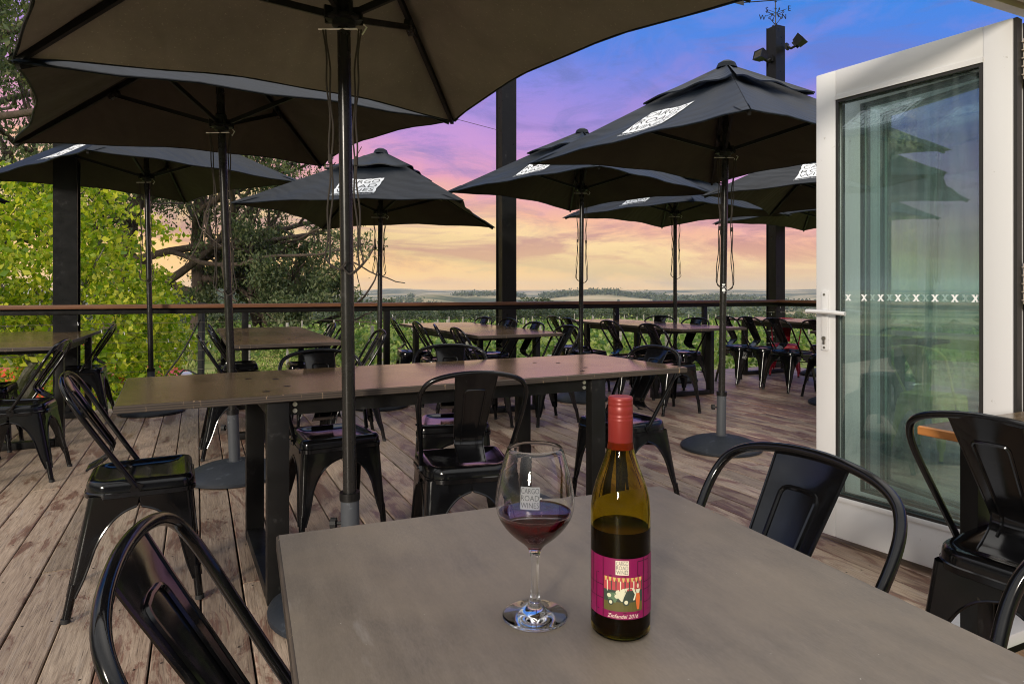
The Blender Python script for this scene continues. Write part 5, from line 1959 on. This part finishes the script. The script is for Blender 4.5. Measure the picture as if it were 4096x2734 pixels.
# --- old strainer posts at the vineyard's corner
for i, (px, py, hpx) in enumerate(((1642, 1318, 62), (1683, 1302, 46), (1697, 1304, 56), (1722, 1304, 50), (1729, 1308, 62))):
    pass
sp = [(-3.9, 26.5, 1.55), (-3.55, 28.5, 1.35), (-3.35, 29.2, 1.5), (-3.2, 30.5, 1.45), (-2.95, 30.0, 1.6)]
for i, (x, y, h) in enumerate(sp):
    b = MB(); b.tube([(0, 0, -0.2), (0.02, 0, h * 0.5), (0.03 * (i - 2), 0, h)], [0.11, 0.10, 0.095], 9)
    o = b.build('fence_post', M['wood_grey']); o.location = (x, y, ground_z(x, y))
    tag(o, 'weathered grey wooden post in the loose group at the corner of the vineyard', 'post', 'grey posts at the vineyard corner')
b = MB(); b.tube([(0, 0, -0.2), (0, 0, 1.15)], [0.13, 0.12], 10)
o = b.build('fence_post', M['wood_grey']); o.location = (0.85, 13.9, ground_z(0.85, 13.9))
tag(o, 'stout pale stump of a post just below the deck, right of the middle post', 'post')

# --- black standpipe beside the track
sp_ = thing('standpipe', (-4.32, 9.15, ground_z(-4.32, 9.15)), 0, 'black pipe post with a clamp and drooping hose beside the paddock', 'post')
g = ground_z(-4.32, 9.15)
b = MB(); b.tube([(0, 0, -0.1), (0.02, 0, 1.0), (0.035, 0, 0.98 - g)], 0.045, 10); b.build('pipe', M['rubber'], sp_)
b = MB(); b.box((0.012, -0.02, 0.16 - g - 0.25), (0.15, 0.12, 0.045), bev=0.005); b.box((0.035, 0, 0.965 - g), (0.10, 0.10, 0.02)); b.build('clamp', M['steel'], sp_)
b = MB(); b.tube(smooth_path([(0.03, -0.05, 0.75 - g), (-0.2, -0.06, 0.30 - g), (-0.45, -0.06, -0.05 - g), (-0.50, -0.06, -0.3 - g)], 5), 0.012, 7)
b.tube(smooth_path([(0.0, -0.06, 0.0 - g), (-0.16, -0.07, 0.06 - g), (-0.27, -0.07, -0.08 - g), (-0.30, -0.07, -0.4 - g)], 5), 0.012, 7); b.build('hose', M['rubber'], sp_)

# --- red car below the deck, mostly behind the maple
M['car'] = mat('orange_red_paint', (0.55, 0.055, 0.03), 0.25, 0.0, 0.5, Coat_Weight=0.6)
M['car_dark'] = mat('car_black', (0.012, 0.013, 0.015), 0.25)
M['lens'] = mat('headlamp_lens', (0.75, 0.80, 0.85), 0.1, 0.3)
cx_, cy_ = -9.35, 14.9
gz = ground_z(cx_, cy_)
car = thing('parked_car', (cx_, cy_, gz), R(-12), 'orange-red car parked below the deck, its bonnet showing past the maple leaves', 'car')
b = MB()
prof = [(-2.0, 0.35), (-2.02, 0.75), (-1.9, 0.98), (-1.45, 1.02), (-0.95, 1.42), (-0.1, 1.48), (0.55, 1.06), (1.25, 0.98), (1.72, 0.86), (1.92, 0.70), (1.95, 0.36)]
def sect(y, k):
    return [(x * (1 - 0.02 * k), y, 0.32 + (z - 0.32) * (1 - 0.03 * k) - (0.06 * k if z > 0.9 else 0)) for x, z in prof]
ys = [(-0.80, 1.0), (-0.76, 0.5), (-0.66, 0.0), (0.66, 0.0), (0.76, 0.5), (0.80, 1.0)]
vs, fs = [], []
for y, k in ys:
    vs += sect(y, k)
n = len(prof)
for i in range(len(ys) - 1):
    for j in range(n):
        j2 = (j + 1) % n
        fs.append((i * n + j, i * n + j2, (i + 1) * n + j2, (i + 1) * n + j))
fs.append(tuple(range(n - 1, -1, -1))); fs.append(tuple(range((len(ys) - 1) * n, len(ys) * n)))
b.add(vs, fs)
b.build('body', M['car'], car, smooth=40)
b = MB(); b.add([(0.50, -0.62, 1.085), (0.50, 0.62, 1.085), (-0.07, 0.56, 1.455), (-0.07, -0.56, 1.455)], [(0, 1, 2, 3)])
b.v = [(x + 0.012, y, z + 0.012) for x, y, z in b.v]; b.build('windscreen', M['car_dark'], car, smooth=0)
b = MB(); b.box((1.93, 0, 0.60), (0.06, 1.0, 0.22), bev=0.02); b.box((1.90, 0, 0.42), (0.12, 1.5, 0.12), bev=0.02); b.build('grille', M['car_dark'], car)
for sy in (-1, 1):
    b = MB(); b.box((1.78, sy * 0.60, 0.74), (0.24, 0.26, 0.17), rz=sy * R(-25), bev=0.03); b.build('headlight', M['lens'], car)
    b = MB(); b.add([(0.42, sy * 0.803, 1.02), (-1.35, sy * 0.803, 1.02), (-0.90, sy * 0.795, 1.36), (-0.12, sy * 0.795, 1.40)], [(0, 1, 2, 3)]); b.build('window', M['car_dark'], car, smooth=0)
    for x in (-1.25, 1.2):
        b = MB(); b.tube([(x, sy * 0.82, 0.32), (x, sy * 0.62, 0.32)], 0.32, 20); wl = b.build('wheel', M['rubber'], car)
        b = MB(); b.tube([(x, sy * 0.826, 0.32), (x, sy * 0.80, 0.32)], 0.19, 14); b.build('rim', M['bright'], wl)

# --- paddock grass
rng = np.random.default_rng(9)
n = 26000
Y = 8.6 + 34 * rng.random(n) ** 1.5
X = (rng.uniform(620, 2050, n) - CX) / FPX * Y
keep = []
V, F = [], []
for i in range(n):
    x, y = X[i], Y[i]
    if hash_noise(x * 0.9, y * 0.9, 4) < -0.35:
        continue
    V.append((x, y, ground_z(x, y)))
V = np.array(V)
m = len(V)
hgt = (0.10 + 0.22 * rng.random(m) ** 2) * (0.7 + 0.6 * (np.array([hash_noise(a * 0.5, c * 0.5, 6) for a, c in V[:, :2]]) > 0))
Vc = V.copy(); Vc[:, 2] += hgt * 0.45
me = leaf_mesh('grass', Vc, 0.05, M['grass'], 5.5, 0.0, rng, 0.0, 0.5)
# stand the blades up
co = np.empty(len(me.vertices) * 3); me.vertices.foreach_get('co', co); co = co.reshape(-1, 4, 3)
w_ = rng.normal(size=(m, 3)) * 0.012
co[:, 0] = V - w_
co[:, 1] = V + w_ + np.stack([rng.normal(size=m) * .03, rng.normal(size=m) * .03, hgt * 0.55], 1)
co[:, 2] = V + np.stack([rng.normal(size=m) * .09, rng.normal(size=m) * .09, hgt], 1)
co[:, 3] = V - w_ + np.stack([rng.normal(size=m) * .02, rng.normal(size=m) * .02, hgt * 0.5], 1)
me.vertices.foreach_set('co', co.reshape(-1)); me.update()
tag(link('paddock_grass', me), kind='stuff', label='rough green and straw coloured grass in the paddock', cat='grass')
# ------------------------------------------------------------------ evening haze over the valley
HAZE = True
if HAZE:
    b = MB()
    b.box((0, 0, 0), (9600, 9600, 1))
    zlo, zhi = -75.0, 70.0
    b.v = [(x, y, zlo if z < 0 else zhi) for x, y, z in b.v]
    hz = bpy.data.materials.new('haze')
    hz.use_nodes = True
    t = NT(hz)
    hz.node_tree.nodes.remove(t.b)
    pv = t.n('ShaderNodeVolumePrincipled')
    pv.inputs['Color'].default_value = (0.80, 0.88, 1.0, 1)
    pv.inputs['Density'].default_value = 0.00011
    pv.inputs['Anisotropy'].default_value = 0.2
    t.l(pv.outputs[0], hz.node_tree.nodes['Material Output'].inputs['Volume'])
    hz.volume_intersection_method = 'FAST' if hasattr(hz, 'volume_intersection_method') else hz.volume_intersection_method
    o = b.build('haze', hz, smooth=0)
    tag(o, kind='stuff', label='thin evening haze over the valley', cat='haze')
    sc.cycles.volume_bounces = 0
bpy.context.view_layer.update()
